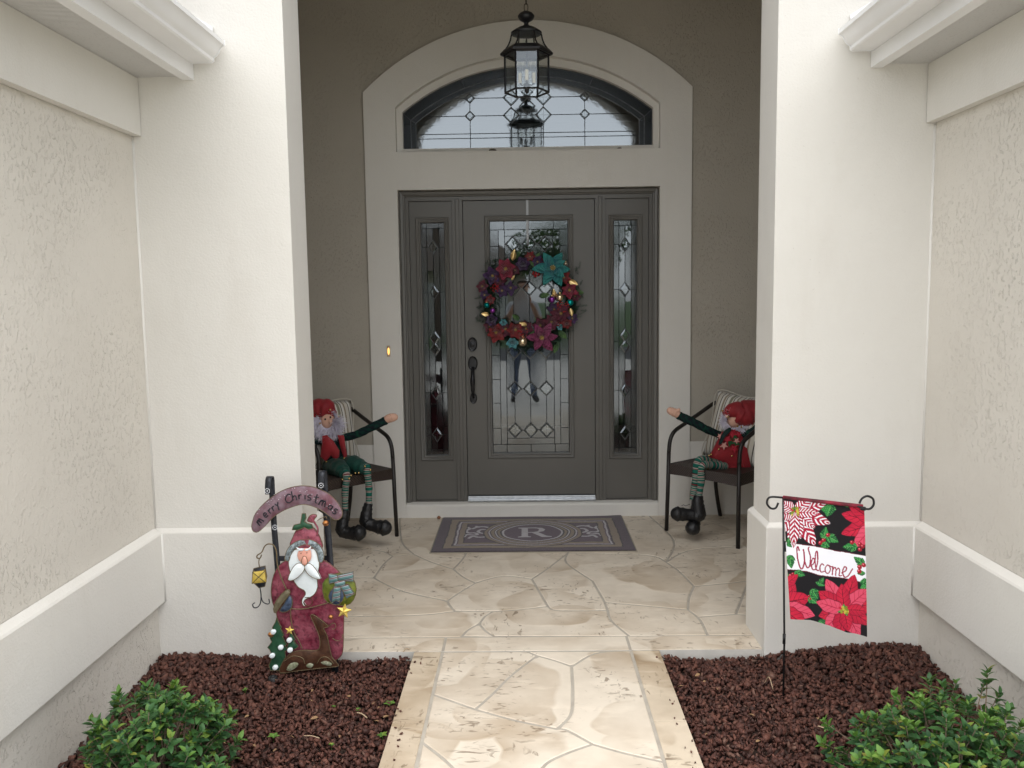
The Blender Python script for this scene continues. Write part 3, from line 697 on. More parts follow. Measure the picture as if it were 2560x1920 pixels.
# mulch nuggets: thousands of small angular chips in one object per bed
def chip_mat():
    m, nt, b = new_mat('red_brown_nuggets'); b.inputs['Roughness'].default_value = 0.72
    ge = nt.nodes.new('ShaderNodeNewGeometry')
    c = ramp(nt, ge.outputs['Random Per Island'], [(0.0, (0.0347, 0.0099, 0.0056)), (0.35, (0.0670, 0.0198, 0.0119)), (0.7, (0.1016, 0.0330, 0.0202)), (0.93, (0.1445, 0.0544, 0.0347)), (1.0, (0.1386, 0.0743, 0.0520))])
    n = noise(nt, coords(nt), 55, 4); c2 = mix(nt, ramp(nt, n, [(0.4, 0.0), (0.75, 0.5)]), c, (0.016, 0.008, 0.006)); nt.links.new(c2, b.inputs['Base Color'])
    bump(nt, b, n, 0.5, 0.004); return m
CHIP = chip_mat()
def chip_shape(k):
    r = random.Random(k); bm = bmesh.new()
    for i in range(8):
        v = Vector((r.gauss(0, 1), r.gauss(0, 1), r.gauss(0, 1))).normalized(); bm.verts.new((v.x * r.uniform(0.75, 1.1), v.y * r.uniform(0.6, 0.95), v.z * r.uniform(0.28, 0.52)))
    res = bmesh.ops.convex_hull(bm, input=bm.verts[:]); bmesh.ops.delete(bm, geom=[g for g in res['geom_interior'] if isinstance(g, bmesh.types.BMVert)], context='VERTS')
    bmesh.ops.triangulate(bm, faces=bm.faces[:]); bm.verts.index_update()
    V = np.array([v.co[:] for v in bm.verts]); F = np.array([[v.index for v in f.verts] for f in bm.faces]); bm.free(); return V, F
CH = [chip_shape(k) for k in range(9)]
def rotm(n):
    q = rng.normal(size=(n, 4)); q /= np.linalg.norm(q, axis=1)[:, None]; w, x, y, z = q.T
    return np.stack([np.stack([1-2*(y*y+z*z), 2*(x*y-z*w), 2*(x*z+y*w)], 1), np.stack([2*(x*y+z*w), 1-2*(x*x+z*z), 2*(y*z-x*w)], 1), np.stack([2*(x*z-y*w), 2*(y*z+x*w), 1-2*(x*x+y*y)], 1)], 1)
def np_mesh(name, V, F, m, parent=None, smooth=False):
    me = bpy.data.meshes.new(name); k = F.shape[1]
    me.vertices.add(len(V)); me.vertices.foreach_set('co', V.astype(np.float32).ravel())
    me.loops.add(F.size); me.loops.foreach_set('vertex_index', F.astype(np.int32).ravel())
    me.polygons.add(len(F)); me.polygons.foreach_set('loop_start', np.arange(0, F.size, k, dtype=np.int32))
    try: me.polygons.foreach_set('loop_total', np.full(len(F), k, dtype=np.int32))
    except Exception: pass
    me.update(calc_edges=True)
    if m: me.materials.append(m)
    if smooth: me.shade_smooth()
    return link(name, me, parent)
for s, lab in ((-1, 'red-brown stone nugget mulch filling the bed left of the walkway'), (1, 'red-brown stone nugget mulch filling the bed right of the walkway')):
    Vs, Fs, b = [], [], 0; N = 19000
    x = rng.uniform(WK + 0.002, XW - 0.004, N) * s; y = YC - 0.022 - rng.uniform(0, 1, N) ** 1.25 * 2.2
    lay = rng.uniform(-0.016, 0.010, N); sz = rng.uniform(0.0095, 0.0205, N) * np.where(rng.random(N) < 0.08, 1.4, np.where(rng.random(N) < 0.25, 0.6, 1.0))
    far = np.clip((np.abs(x) - 0.9) / 0.6, 0, 1); sz *= 1 + 0.18 * far
    z = np.array([mulch_z(a, c) for a, c in zip(x, y)]) + lay
    pos = np.stack([x, y, z], 1); R = rotm(N); which = rng.integers(0, len(CH), N)
    keep = np.abs(x) - WK > sz * 0.9
    for k, (cv, cf) in enumerate(CH):
        idx = np.where((which == k) & keep)[0]
        v = np.einsum('nij,mj->nmi', R[idx], cv) * sz[idx, None, None] + pos[idx, None, :]
        f = cf[None] + (np.arange(len(idx)) * len(cv))[:, None, None] + b
        Vs.append(v.reshape(-1, 3)); Fs.append(f.reshape(-1, 3)); b += len(idx) * len(cv)
    ns = 14; xs2 = s*(WK - rng.uniform(0.0, 0.05, ns)**1.0); ys2 = YC - 0.05 - rng.uniform(0, 0.9, ns); cv, cf = CH[0]      # a few nuggets spilt on the paving
    for a, c in zip(xs2, ys2):
        Vs.append((cv @ rotm(1)[0].T)*rng.uniform(0.003, 0.010) + np.array((a, c, 0.004))); Fs.append(cf + b); b += len(cv)
    o = np_mesh('mulch', np.concatenate(Vs), np.concatenate(Fs), CHIP); tag(o, lab, 'mulch', kind='stuff')
# ================================================================== printed colour on a fine grid
def lin(r, g, b): return tuple(((c/255)/12.92 if c/255 <= 0.04045 else ((c/255 + 0.055)/1.055)**2.4) for c in (r, g, b))
class Paint:
    def __init__(s, X, Y, base): s.X, s.Y = X, Y; s.C = np.tile(np.array(base, float), X.shape + (1,))
    def fill(s, mask, c):
        if mask.dtype == bool: s.C[mask] = c
        else: s.C = s.C * (1 - mask[..., None]) + np.array(c) * mask[..., None]
    def polym(s, pts):
        m = np.zeros(s.X.shape, bool); n = len(pts); j = n - 1
        for i in range(n):
            xi, yi_ = pts[i]; xj, yj_ = pts[j]
            if yi_ != yj_: m ^= ((yi_ > s.Y) != (yj_ > s.Y)) & (s.X < (xj - xi)*(s.Y - yi_)/(yj_ - yi_) + xi)
            j = i
        return m
    def poly(s, pts, c): s.fill(s.polym(pts), c)
    def strokem(s, pts, w):
        d = np.full(s.X.shape, 1e9)
        for a, b in zip(pts[:-1], pts[1:]):
            ex, ey = b[0]-a[0], b[1]-a[1]; L = ex*ex + ey*ey + 1e-9
            t = np.clip(((s.X-a[0])*ex + (s.Y-a[1])*ey)/L, 0, 1); d = np.minimum(d, np.hypot(s.X-a[0]-t*ex, s.Y-a[1]-t*ey))
        return d < w/2
    def stroke(s, pts, w, c): s.fill(s.strokem(pts, w), c)
    def disc(s, x, y, r, c): s.fill(np.hypot(s.X - x, s.Y - y) < r, c)
def grid_obj(name, P, C, m, parent=None, smooth=True):
    nu, nv = P.shape[:2]; i = np.arange(nu*nv).reshape(nu, nv)
    F = np.stack([i[:-1, :-1], i[1:, :-1], i[1:, 1:], i[:-1, 1:]], -1).reshape(-1, 4)
    o = np_mesh(name, P.reshape(-1, 3), F, m, parent, smooth)
    at = o.data.color_attributes.new('print', 'FLOAT_COLOR', 'POINT')
    at.data.foreach_set('color', np.concatenate([C.reshape(-1, 3), np.ones((nu*nv, 1))], 1).astype(np.float32).ravel()); return o
def print_mat(name, rough=0.8, bmp=0.3, bscale=400, bdist=0.001, sheen=0.0, trans=0.0, var=0.0):
    m, nt, b = new_mat(name); a = nt.nodes.new('ShaderNodeAttribute'); a.attribute_name = 'print'
    c = a.outputs['Color']
    if var: c = mix(nt, ramp(nt, noise(nt, coords(nt), 60, 5), [(0.35, 0.0), (0.7, var)]), c, (0.12, 0.11, 0.10))
    nt.links.new(c, b.inputs['Base Color']); b.inputs['Roughness'].default_value = rough; b.inputs['Sheen Weight'].default_value = sheen
    b.inputs['Specular IOR Level'].default_value = 0.25
    if bmp: bump(nt, b, noise(nt, coords(nt), bscale, 2), bmp, bdist)
    return m

# ---------------------------------------------------------------- doormat with the letter R
mx, my0, my1 = 0.628, -0.838, -0.022
mat_root = empty('doormat', (0, (my0 + my1)/2, 0.0), 0, 'purple and tan woven doormat with a letter R before the front door', 'doormat')
hx, hy = mx, (my1 - my0)/2
gx, gy = np.meshgrid(np.linspace(-hx, hx, 330), np.linspace(-hy, hy, 215), indexing='ij')
PUR, TN, WH, BK = lin(78, 58, 74), lin(130, 114, 96), lin(176, 172, 176), lin(26, 20, 27)
pt = Paint(gx, gy, PUR); d_edge = np.minimum(hx - np.abs(gx), hy - np.abs(gy))
wob = 0.0022 * np.sin(gx*37 + gy*11) + 0.002*np.sin(gy*41 - gx*13); de = d_edge + wob
for a, b, c in ((0, 0.006, BK), (0.006, 0.066, lin(66, 48, 62)), (0.066, 0.073, BK), (0.073, 0.118, TN), (0.118, 0.124, BK), (0.124, 0.132, PUR), (0.132, 0.144, WH), (0.144, 0.152, PUR), (0.152, 0.184, TN), (0.184, 0.194, BK)):
    pt.fill((de >= a) & (de < b), c)
r_ = np.hypot(gx, gy*1.02) + wob; innr = de >= 0.095
for a, b, c in ((0, 0.188, PUR), (0.188, 0.201, WH), (0.201, 0.212, BK), (0.212, 0.229, TN), (0.229, 0.237, BK), (0.237, 0.246, WH), (0.246, 0.252, BK), (0.252, 0.274, TN), (0.274, 0.282, BK), (0.282, 0.291, WH), (0.291, 0.298, PUR), (0.298, 0.318, TN), (0.318, 0.328, BK)):
    pt.fill((r_ >= a) & (r_ < b) & innr, c)
# serif R
Rp = [(-0.09, 0.11), (0.02, 0.11), (0.062, 0.098), (0.08, 0.062), (0.07, 0.025), (0.035, 0.004), (0.085, -0.075), (0.115, -0.088), (0.115, -0.105), (0.058, -0.105), (-0.006, -0.006), (-0.03, -0.006), (-0.03, -0.078), (-0.012, -0.09), (-0.012, -0.105), (-0.09, -0.105), (-0.09, -0.09), (-0.07, -0.08), (-0.07, 0.085), (-0.09, 0.095)]
Rh = [(-0.03, 0.094), (0.01, 0.094), (0.034, 0.085), (0.042, 0.055), (0.032, 0.022), (0.008, 0.010), (-0.03, 0.010)]
mR = pt.polym([(x*1.05, y*1.05) for x, y in Rp]) & ~pt.polym([(x*1.05, y*1.05) for x, y in Rh]); pt.fill(mR, WH)
curls = [[(-0.40, 0.10), (-0.37, 0.14), (-0.33, 0.15), (-0.29, 0.12), (-0.30, 0.08), (-0.34, 0.08), (-0.36, 0.03), (-0.33, -0.01), (-0.29, -0.01), (-0.275, -0.05), (-0.30, -0.09), (-0.35, -0.10), (-0.39, -0.08), (-0.41, -0.12)],
         [(-0.44, 0.14), (-0.42, 0.10), (-0.44, 0.05), (-0.42, 0.0), (-0.38, 0.0), (-0.36, -0.04), (-0.39, -0.05), (-0.43, -0.04), (-0.445, -0.09)], [(-0.36, 0.14), (-0.38, 0.16)], [(-0.27, 0.15), (-0.26, 0.12), (-0.28, 0.10)], [(-0.29, -0.03), (-0.265, 0.0), (-0.28, 0.04), (-0.31, 0.05)]]
cmask = np.zeros(gx.shape, bool)
for c in curls:
    for sg in (1, -1): cmask |= pt.strokem([(sg*x*1.0, y) for x, y in smooth_loop(c, 5, False)], 0.021)
pt.fill(cmask & (de > 0.19) & (r_ > 0.325), WH)
hz = 0.0095 + 0.0006*np.sin(gx*9 + gy*5) + 0.0012*(1 - np.minimum(d_edge/0.006, 1))*-3
P = np.stack([gx, gy, hz + 0.004*np.exp(-((gx-hx)**2 + (gy-hy)**2)/0.01)], -1)
grid_obj('pile', P, pt.C, print_mat('woven_mat_pile', 0.95, 0.7, 230, 0.002, 0.3, var=0.25), mat_root)
mb = MB(); mb.box(-hx - 0.006, hx + 0.006, -hy - 0.008, hy - 0.004, 0.0015, 0.0058, 0.0015); mb.build('backing', M('latex_backing', (0.36, 0.32, 0.25), rough=0.9), mat_root)
# a small fallen nut by the mat corner
mb = MB(); mb.ball((-0.655, -0.05, 0.014), 0.013, 10, (1, 1, 0.95)); tag(mb.build('fallen_nut', M('nut_shell', (0.30, 0.13, 0.06), (0.2, 0.08, 0.04), scale=40, rough=0.6), smooth=True), 'small round brown nut lying at the doormat corner by the sill', 'nut')

# ---------------------------------------------------------------- hanging porch lantern
LX, LY = -0.006, -0.90
lan = empty('porch_lantern', (LX, LY, 2.70), 0, 'black six-sided pendant lantern with clear glass panes hanging from a chain', 'lantern')
def hexring(mb, r0, z0, r1, z1, r2=None, n=6): pass
z0 = 2.70
def hx_pt(r, k): a = math.pi/3*k; return (r*math.cos(a), r*math.sin(a))
mb = MB()
for r, za, zb in ((0.1235, 0.0, 0.010), (0.1235, 0.205, 0.215)):      # rails
    for k in range(6):
        p, q = hx_pt(r, k), hx_pt(r, k+1); mb.tube([(p[0], p[1], (za+zb)/2), (q[0], q[1], (za+zb)/2)], 0.0055, 6)
for k in range(6):
    p = hx_pt(0.1235, k); mb.tube([(p[0], p[1], 0.0), (p[0], p[1], 0.21)], 0.0062, 6)
mb.build('body_frame', BLACKMETAL, lan)
mb = MB(); mb.lathe([(0.122, 0.215), (0.146, 0.209), (0.150, 0.214), (0.149, 0.222), (0.128, 0.243), (0.120, 0.248), (0.113, 0.248)], 6, a0=0); mb.build('eave_rim', BLACKMETAL, lan)
curve = [(0.116, 0.247), (0.101, 0.268), (0.091, 0.292), (0.086, 0.315), (0.083, 0.325)]
for k in range(6): mb = MB(); mb.tube([(hx_pt(r, k)[0], hx_pt(r, k)[1], z) for r, z in curve], 0.0045, 6); mb.build('roof_rib', BLACKMETAL, lan)
for k in range(6):
    p, q = hx_pt(0.1235, k), hx_pt(0.1235, k+1)
    m2 = MB(); m2.add([(p[0]*0.985, p[1]*0.985, 0.008), (q[0]*0.985, q[1]*0.985, 0.008), (q[0]*0.985, q[1]*0.985, 0.207), (p[0]*0.985, p[1]*0.985, 0.207)], [(0, 1, 2, 3)]); m2.build('pane', G_LAMP, lan, fix=False)
    m2 = MB(); vs_ = []
    for r, z in curve: vs_ += [(hx_pt(r*0.985, k)[0], hx_pt(r*0.985, k)[1], z), (hx_pt(r*0.985, k+1)[0], hx_pt(r*0.985, k+1)[1], z)]
    m2.add(vs_, [(2*i, 2*i+1, 2*i+3, 2*i+2) for i in range(len(curve)-1)]); m2.build('roof_pane', G_LAMP, lan, fix=False)
mb = MB(); mb.lathe([(0.086, 0.324), (0.088, 0.332), (0.070, 0.345), (0.048, 0.358), (0.026, 0.366), (0.014, 0.374), (0.013, 0.386), (0.020, 0.391), (0.038, 0.402), (0.047, 0.416), (0.047, 0.424), (0.036, 0.438), (0.018, 0.447), (0.006, 0.450)], 20); mb.build('cap', BLACKMETAL, lan, smooth=True, angle=40)
mb = MB(); mb.lathe([(0.004, 0.30), (0.006, 0.28), (0.006, 0.06), (0.018, 0.05), (0.022, 0.035), (0.012, 0.022), (0.014, 0.012), (0.008, 0.002), (0.002, -0.002)], 12); mb.build('stem', BLACKMETAL, lan, smooth=True)
IV = M('candle_sleeve', (0.72, 0.66, 0.52), rough=0.5); BULB = glass('bulb_glass', (0.9, 0.9, 0.88), 1.5, 0.03)
for a in (0.5, 2.6, 4.7):
    x, y = 0.045*math.cos(a), 0.045*math.sin(a)
    m2 = MB(); m2.tube([(0, 0, 0.055), (x*0.7, y*0.7, 0.048), (x, y, 0.062)], 0.004, 6); arm = m2.build('arm', BLACKMETAL, lan)
    m2 = MB(); m2.lathe([(0.0105, 0.062), (0.0105, 0.118), (0.008, 0.119)], 12, (x, y, 0)); m2.build('candle', IV, lan, smooth=True, angle=40)
    m2 = MB(); m2.lathe([(0.008, 0.119), (0.016, 0.135), (0.0165, 0.145), (0.010, 0.168), (0.003, 0.186), (0.001, 0.190)], 12, (x, y, 0)); m2.build('bulb', BULB, lan, smooth=True)
# chain links up to the ceiling
def link_mesh(L, w, r):
    pts = []
    for k in range(17):
        a = 2*math.pi*k/16; pts.append((w*math.cos(a), 0, (L/2 - w)*(1 if math.sin(a) > 0 else -1)*(1 if abs(math.sin(a)) > 1e-6 else 0) + w*math.sin(a)))
    mb = MB(); mb.tube(pts, r, 6, cap=False, up=(0, 1, 0)); return mb
CHAINM = M('bronze_chain', (0.03, 0.024, 0.02), rough=0.45, metal=0.4)
lk = link_mesh(0.044, 0.0105, 0.0022).build('chain_link', CHAINM, lan, smooth=True); z = 0.468; k = 0; lk.location = (0, 0, z)
while z < 1.06:
    z += 0.0385; k += 1; c = lk.copy(); col.objects.link(c); c.location = (0.001*math.sin(k), 0, z); c.rotation_euler = (0, 0, RAD(90*(k % 2) + 12)); c.parent = lan
mb = MB(); mb.lathe([(0.06, 1.079), (0.058, 1.068), (0.03, 1.055), (0.01, 1.05)], 20); mb.build('ceiling_canopy', BLACKMETAL, lan, smooth=True, angle=40)

# ---------------------------------------------------------------- two metal armchairs
WICK, nt, b = new_mat('dark_wicker'); b.inputs['Roughness'].default_value = 0.55
v = coords(nt, (1, 1, 1)); wv = nt.nodes.new('ShaderNodeTexWave'); wv.bands_direction = 'DIAGONAL'; wv.inputs['Scale'].default_value = 38; wv.inputs['Distortion'].default_value = 1.5; nt.links.new(v, wv.inputs[0])
nt.links.new(mix(nt, wv.outputs['Fac'], (0.014, 0.009, 0.007), (0.055, 0.036, 0.027)), b.inputs['Base Color']); bump(nt, b, wv.outputs['Fac'], 0.8, 0.004)
CHM = M('dark_bronze_tube', (0.016, 0.013, 0.012), (0.024, 0.02, 0.018), scale=30, rough=0.42, metal=0.3)
def make_chair(loc, rz, label):
    ch = empty('patio_chair', loc, rz, label, 'chair', 'metal armchairs on the porch')
    for s in (-1, 1):
        # front leg sweeping into the arm and up to the back post
        fl = [(s*0.275, -0.262, 0.0), (s*0.270, -0.255, 0.30), (s*0.268, -0.250, 0.52)]
        mb = MB(); mb.tube(fl, 0.0135, 10); mb.build('front_leg', CHM, ch, smooth=True)
        ar = smooth_loop([(s*0.268, -0.250, 0.52), (s*0.266, -0.240, 0.600), (s*0.264, -0.200, 0.655), (s*0.262, -0.10, 0.693), (s*0.258, 0.06, 0.748), (s*0.25, 0.20, 0.800), (s*0.235, 0.262, 0.812), (s*0.215, 0.268, 0.795)], 4, False)
        mb = MB(); mb.tube(ar, 0.0135, 10); mb.build('arm', CHM, ch, smooth=True)
        rl = smooth_loop([(s*0.215, 0.268, 0.795), (s*0.215, 0.225, 0.60), (s*0.222, 0.200, 0.43), (s*0.24, 0.235, 0.22), (s*0.25, 0.305, 0.0)], 4, False)
        mb = MB(); mb.tube(rl, 0.0135, 10); mb.build('back_leg', CHM, ch, smooth=True)
    # woven seat with a deep apron
    nx, ny = 16, 14; mb = MB(); top = []
    def sz_(u, w_): return 0.452 - 0.016*(1 - u*u)*(1 - w_*w_)
    vs_ = []
    for j in range(ny + 1):
        for i in range(nx + 1):
            u, w_ = -1 + 2*i/nx, -1 + 2*j/ny; x = 0.262*u*(1 - 0.08*(w_+1)/2); y = -0.255 + 0.46*(w_+1)/2 - 0.012*(1 - u*u)*(w_ < -0.99)
            vs_.append((x, y, sz_(u, w_)))
    mb.add(vs_, [(j*(nx+1)+i, j*(nx+1)+i+1, (j+1)*(nx+1)+i+1, (j+1)*(nx+1)+i) for j in range(ny) for i in range(nx)])
    rim = [j for j in range(nx + 1)] + [(j+1)*(nx+1) - 1 for j in range(1, ny + 1)] + [ny*(nx+1) + i for i in range(nx - 1, -1, -1)] + [j*(nx+1) for j in range(ny - 1, 0, -1)]
    b0 = len(mb.v); n = len(rim)
    for k in rim: x, y, zz = mb.v[k]; mb.v.append((x*1.005, y, zz - 0.072 + 0.010*(1 - (x/0.262)**2)))
    mb.f += [(rim[k], rim[(k+1) % n], b0+(k+1) % n, b0+k) for k in range(n)]; mb.f.append(tuple(b0 + k for k in range(n)))
    mb.build('seat', WICK, ch, smooth=True, angle=50)
    mb = MB(); vs_ = []
    for j in range(9):
        for i in range(13):
            u, t = -1 + 2*i/12, j/8; vs_.append((0.212*u, 0.205 + 0.058*t*t + 0.02*t + 0.02*(1-u*u), 0.46 + 0.33*t))
    mb.add(vs_, [(j*13+i, j*13+i+1, (j+1)*13+i+1, (j+1)*13+i) for j in range(8) for i in range(12)]); o = mb.build('backrest', WICK, ch, smooth=True)
    so_ = o.modifiers.new('s', 'SOLIDIFY'); so_.thickness = 0.012
    mb = MB(); mb.tube(smooth_loop([(-0.215, 0.268, 0.795), (-0.1, 0.288, 0.806), (0.1, 0.288, 0.806), (0.215, 0.268, 0.795)], 4, False), 0.0125, 10); mb.build('top_rail', CHM, ch, smooth=True)
    return ch
FL = (0.686, -0.728); FR = (-0.742, -0.670)
CL = (-1.0945 - 0.255*FL[0], -0.64 - 0.255*FL[1], 0.0); CRR = (1.0745 - 0.255*FR[0], -0.58 - 0.255*FR[1], 0.0)
make_chair(CL, RAD(43.3), 'dark metal armchair left of the door holding the white-bearded elf doll')
make_chair(CRR, RAD(-47.9), 'dark metal armchair right of the door holding the elf doll in a red dress')

# ---------------------------------------------------------------- striped cushions
STR, nt, b = new_mat('striped_cushion'); b.inputs['Roughness'].default_value = 0.9; b.inputs['Sheen Weight'].default_value = 0.2
v = coords(nt); sx_ = nt.nodes.new('ShaderNodeSeparateXYZ'); nt.links.new(v, sx_.inputs[0])
t_ = math_(nt, 'FRACT', math_(nt, 'MULTIPLY', math_(nt, 'ADD', sx_.outputs[0], 0.5), 6.2))
cr, tb, ol, dk, wt = (0.52, 0.49, 0.42), (0.26, 0.21, 0.15), (0.20, 0.19, 0.13), (0.06, 0.05, 0.045), (0.62, 0.60, 0.55)
nt.links.new(ramp(nt, t_, [(0.0, cr), (0.16, dk), (0.20, wt), (0.30, tb), (0.38, cr), (0.44, dk), (0.47, wt), (0.60, ol), (0.72, cr), (0.78, dk), (0.82, wt), (0.92, tb)], 'CONSTANT'), b.inputs['Base Color'])
bump(nt, b, noise(nt, v, 300, 2), 0.3, 0.001)
def cushion(chair_loc, rz, label):
    n = 16; mb = MB(); vs_ = []
    def z_(u, w_): return 0.065 * ((1 - u**4) * (1 - w_**4))**0.55
    for sd in (1, -1):
        for j in range(n + 1):
            for i in range(n + 1):
                u, w_ = -1 + 2*i/n, -1 + 2*j/n; pin = 1 - 0.05*(1 - abs(u)**2)*0 - 0.06*(1 - abs(w_)**2)*(abs(u) > 0.9)*0
                k = 1 - 0.045*(1 - w_*w_); k2 = 1 - 0.045*(1 - u*u)
                vs_.append((0.225*u*k, sd*z_(u, w_), 0.225*w_*k2))
    q = (n+1)**2; fs_ = [(j*(n+1)+i, j*(n+1)+i+1, (j+1)*(n+1)+i+1, (j+1)*(n+1)+i) for j in range(n) for i in range(n)]
    mb.add(vs_, fs_ + [tuple(a + q for a in f[::-1]) for f in fs_])
    root = mb.build('cushion', STR, None, smooth=True); bm = bmesh.new(); bm.from_mesh(root.data); bmesh.ops.remove_doubles(bm, verts=bm.verts[:], dist=1e-4); bm.to_mesh(root.data); bm.free()
    Mx = Matrix.Translation(chair_loc) @ Matrix.Rotation(rz, 4, 'Z') @ Matrix.Translation((0, 0.135, 0.665)) @ Matrix.Rotation(RAD(-16), 4, 'X') @ Matrix.Rotation(RAD(4), 4, 'Y')
    root.matrix_world = Mx; tag(root, label, 'cushion', 'striped chair cushions')
    e = MB(); lp = [(0.225*(1 if 0 else 1)*x, 0, 0.225*z) for x, z in smooth_loop([(-1, -1), (-0.955, 0), (-1, 1), (0, 0.955), (1, 1), (0.955, 0), (1, -1), (0, -0.955)], 5)]
    e.tube(lp + lp[:1], 0.004, 6, cap=False); e.build('piping', M('cushion_piping', (0.50, 0.47, 0.40), rough=0.9), root, smooth=True)
    return root
cushion(CL, RAD(43.3), 'striped cushion behind the white-bearded elf doll left of the door')
cu2 = cushion(CRR, RAD(-47.9), 'striped cushion behind the elf doll in a red dress')
# ================================================================== the two elf dolls
def tube_col(name, pts, rs, pat, m, parent, n=14, k=8, close=True):
    """soft stuffed tube; pat(distance along it, angle) gives the cloth colour"""
    p = np.array(smooth_loop([tuple(q) for q in pts], k, False)); rr = np.interp(np.linspace(0, 1, len(p)), np.linspace(0, 1, len(rs)), rs)
    rr = rr*(1 + 0.05*np.sin(np.linspace(0, 1, len(p))*23 + 3*p[0][0]*40) + 0.03*np.sin(np.linspace(0, 1, len(p))*51))
    if close:
        t0 = p[0] - p[1]; t1 = p[-1] - p[-2]; t0 = t0/np.linalg.norm(t0); t1 = t1/np.linalg.norm(t1); f = [0.25, 0.65, 0.9]
        h = [math.sqrt(1 - x*x) for x in f]
        p = np.concatenate([[p[0] + t0*rr[0]*h_ for h_ in h], p, [p[-1] + t1*rr[-1]*h_ for h_ in h[::-1]]]); rr = np.concatenate([[rr[0]*x for x in f], rr, [rr[-1]*x for x in f[::-1]]])
    mb = MB(); mb.tube([Vector(q) for q in p], list(rr), n); o = mb.build(name, m, parent, smooth=True)
    if pat:
        s = np.concatenate([[0], np.cumsum(np.linalg.norm(np.diff(p, axis=0), axis=1))])
        C = np.array([pat(s[i], 2*math.pi*j/n) + (1.0,) for i in range(len(p)) for j in range(n)], np.float32)
        a = o.data.color_attributes.new('print', 'FLOAT_COLOR', 'POINT'); a.data.foreach_set('color', C.ravel())
    return o
CLOTH = print_mat('printed_doll_cloth', 0.85, 0.35, 300, 0.001, 0.0)
LG, DG, RD, WT_, NV = lin(14, 88, 76), lin(10, 48, 42), lin(104, 32, 38), lin(160, 154, 146), lin(16, 22, 30)
def stocking(s, a):
    t = (s / 0.034) % 1.0
    return WT_ if t < 0.10 else RD if t < 0.24 else WT_ if t < 0.34 else LG if t < 0.60 else WT_ if t < 0.66 else LG if t < 0.93 else DG
def plaid(s, a):
    t = (s / 0.05) % 1.0; q = (a / (2*math.pi) * 4) % 1.0
    c = DG if (t < 0.5) ^ (q < 0.5) else NV
    return lin(12, 64, 48) if t < 0.08 else c
REDV = M('red_velvet', (0.21, 0.004, 0.010), (0.29, 0.008, 0.014), scale=12, rough=0.7, sheen=0.12, bmp=0.5, bscale=22, bdist=0.01)
GREENV = M('dark_green_satin', (0.004, 0.042, 0.032), (0.008, 0.064, 0.048), scale=9, rough=0.45, sheen=0.05, bmp=0.6, bscale=16, bdist=0.012)
SKINC = M('peach_doll_cloth', (0.62, 0.37, 0.27), (0.66, 0.40, 0.30), scale=10, rough=0.85)
LEATH = M('black_leatherette', (0.005, 0.005, 0.006), (0.010, 0.010, 0.011), scale=15, rough=0.45, bmp=0.9, bscale=34, bdist=0.009)
GOLD = M('gold_bells', (0.72, 0.50, 0.20), rough=0.22, metal=1.0)
HAIR = M('white_plush_hair', (0.68, 0.64, 0.76), (0.80, 0.78, 0.84), scale=30, rough=0.9)
BEAD = M('black_bead', (0.005, 0.005, 0.005), rough=0.15)
def fluff(name, parent, roots, n, L, down, seed, w=0.0022):
    """tufts of plush: thin curved tapering strands"""
    r = np.random.default_rng(seed); Vv, Ff = [], []
    for i in range(n):
        c, d = roots(r); d = d + r.normal(size=3)*0.35 + np.array(down)*r.uniform(0.2, 1); d /= np.linalg.norm(d)
        l = L * r.uniform(0.55, 1.25); sd = np.cross(d, r.normal(size=3)); sd /= np.linalg.norm(sd) + 1e-9; cv = r.normal(size=3)*0.25
        p = [c, c + d*l*0.5 + cv*l*0.2, c + (d + cv*0.6)*l]; b = len(Vv)
        Vv += [p[0]-sd*w, p[0]+sd*w, p[1]-sd*w*0.9, p[1]+sd*w*0.9, p[2]-sd*w*0.15, p[2]+sd*w*0.15]; Ff += [(b, b+1, b+3, b+2), (b+2, b+3, b+5, b+4)]
    o = np_mesh(name, np.array(Vv), np.array(Ff), HAIR, parent); o['kind'] = 'stuff'; return o
def shoe(parent, pts, rs):
    mb = MB(); p = smooth_loop(pts, 6, False); rr = list(np.interp(np.linspace(0, 1, len(p)), np.linspace(0, 1, len(rs)), rs))
    t1 = (Vector(p[-1]) - Vector(p[-2])).normalized(); e = Vector(p[-1])
    for f in (0.9, 0.68, 0.3): p.append(tuple(e + t1*rr[len(p) - len(p)] * 0 + t1*rs[-1]*math.sqrt(1 - f*f))); rr.append(rs[-1]*f)
    rr = [q*(1 + 0.045*math.sin(i*1.9) + 0.03*math.sin(i*3.7)) for i, q in enumerate(rr)]
    mb.tube(p, rr, 14); return mb.build('shoe', LEATH, parent, smooth=True)
def bow(parent, c, s=0.016):
    mb = MB()
    for dx in (-1, 1): mb.tube([c, (c[0] + dx*s, c[1] - 0.004, c[2] + s*0.6), (c[0] + dx*s*1.9, c[1] - 0.004, c[2] + s*(0.9 if dx > 0 else 0.2))], 0.0016, 5)
    mb.build('lace', LEATH, parent)
def bells(parent, pts, r=0.0068):
    for p in pts:
        mb = MB(); mb.ball(p, r, 8); mb.build('bell', GOLD, parent, smooth=True)
h = lambda x, y, Y: at_y(640 + x/3.95, 1000 + y/3.95, Y)
k_ = lambda x, y, Y: at_y(1640 + x/3.771, 960 + y/3.771, Y)

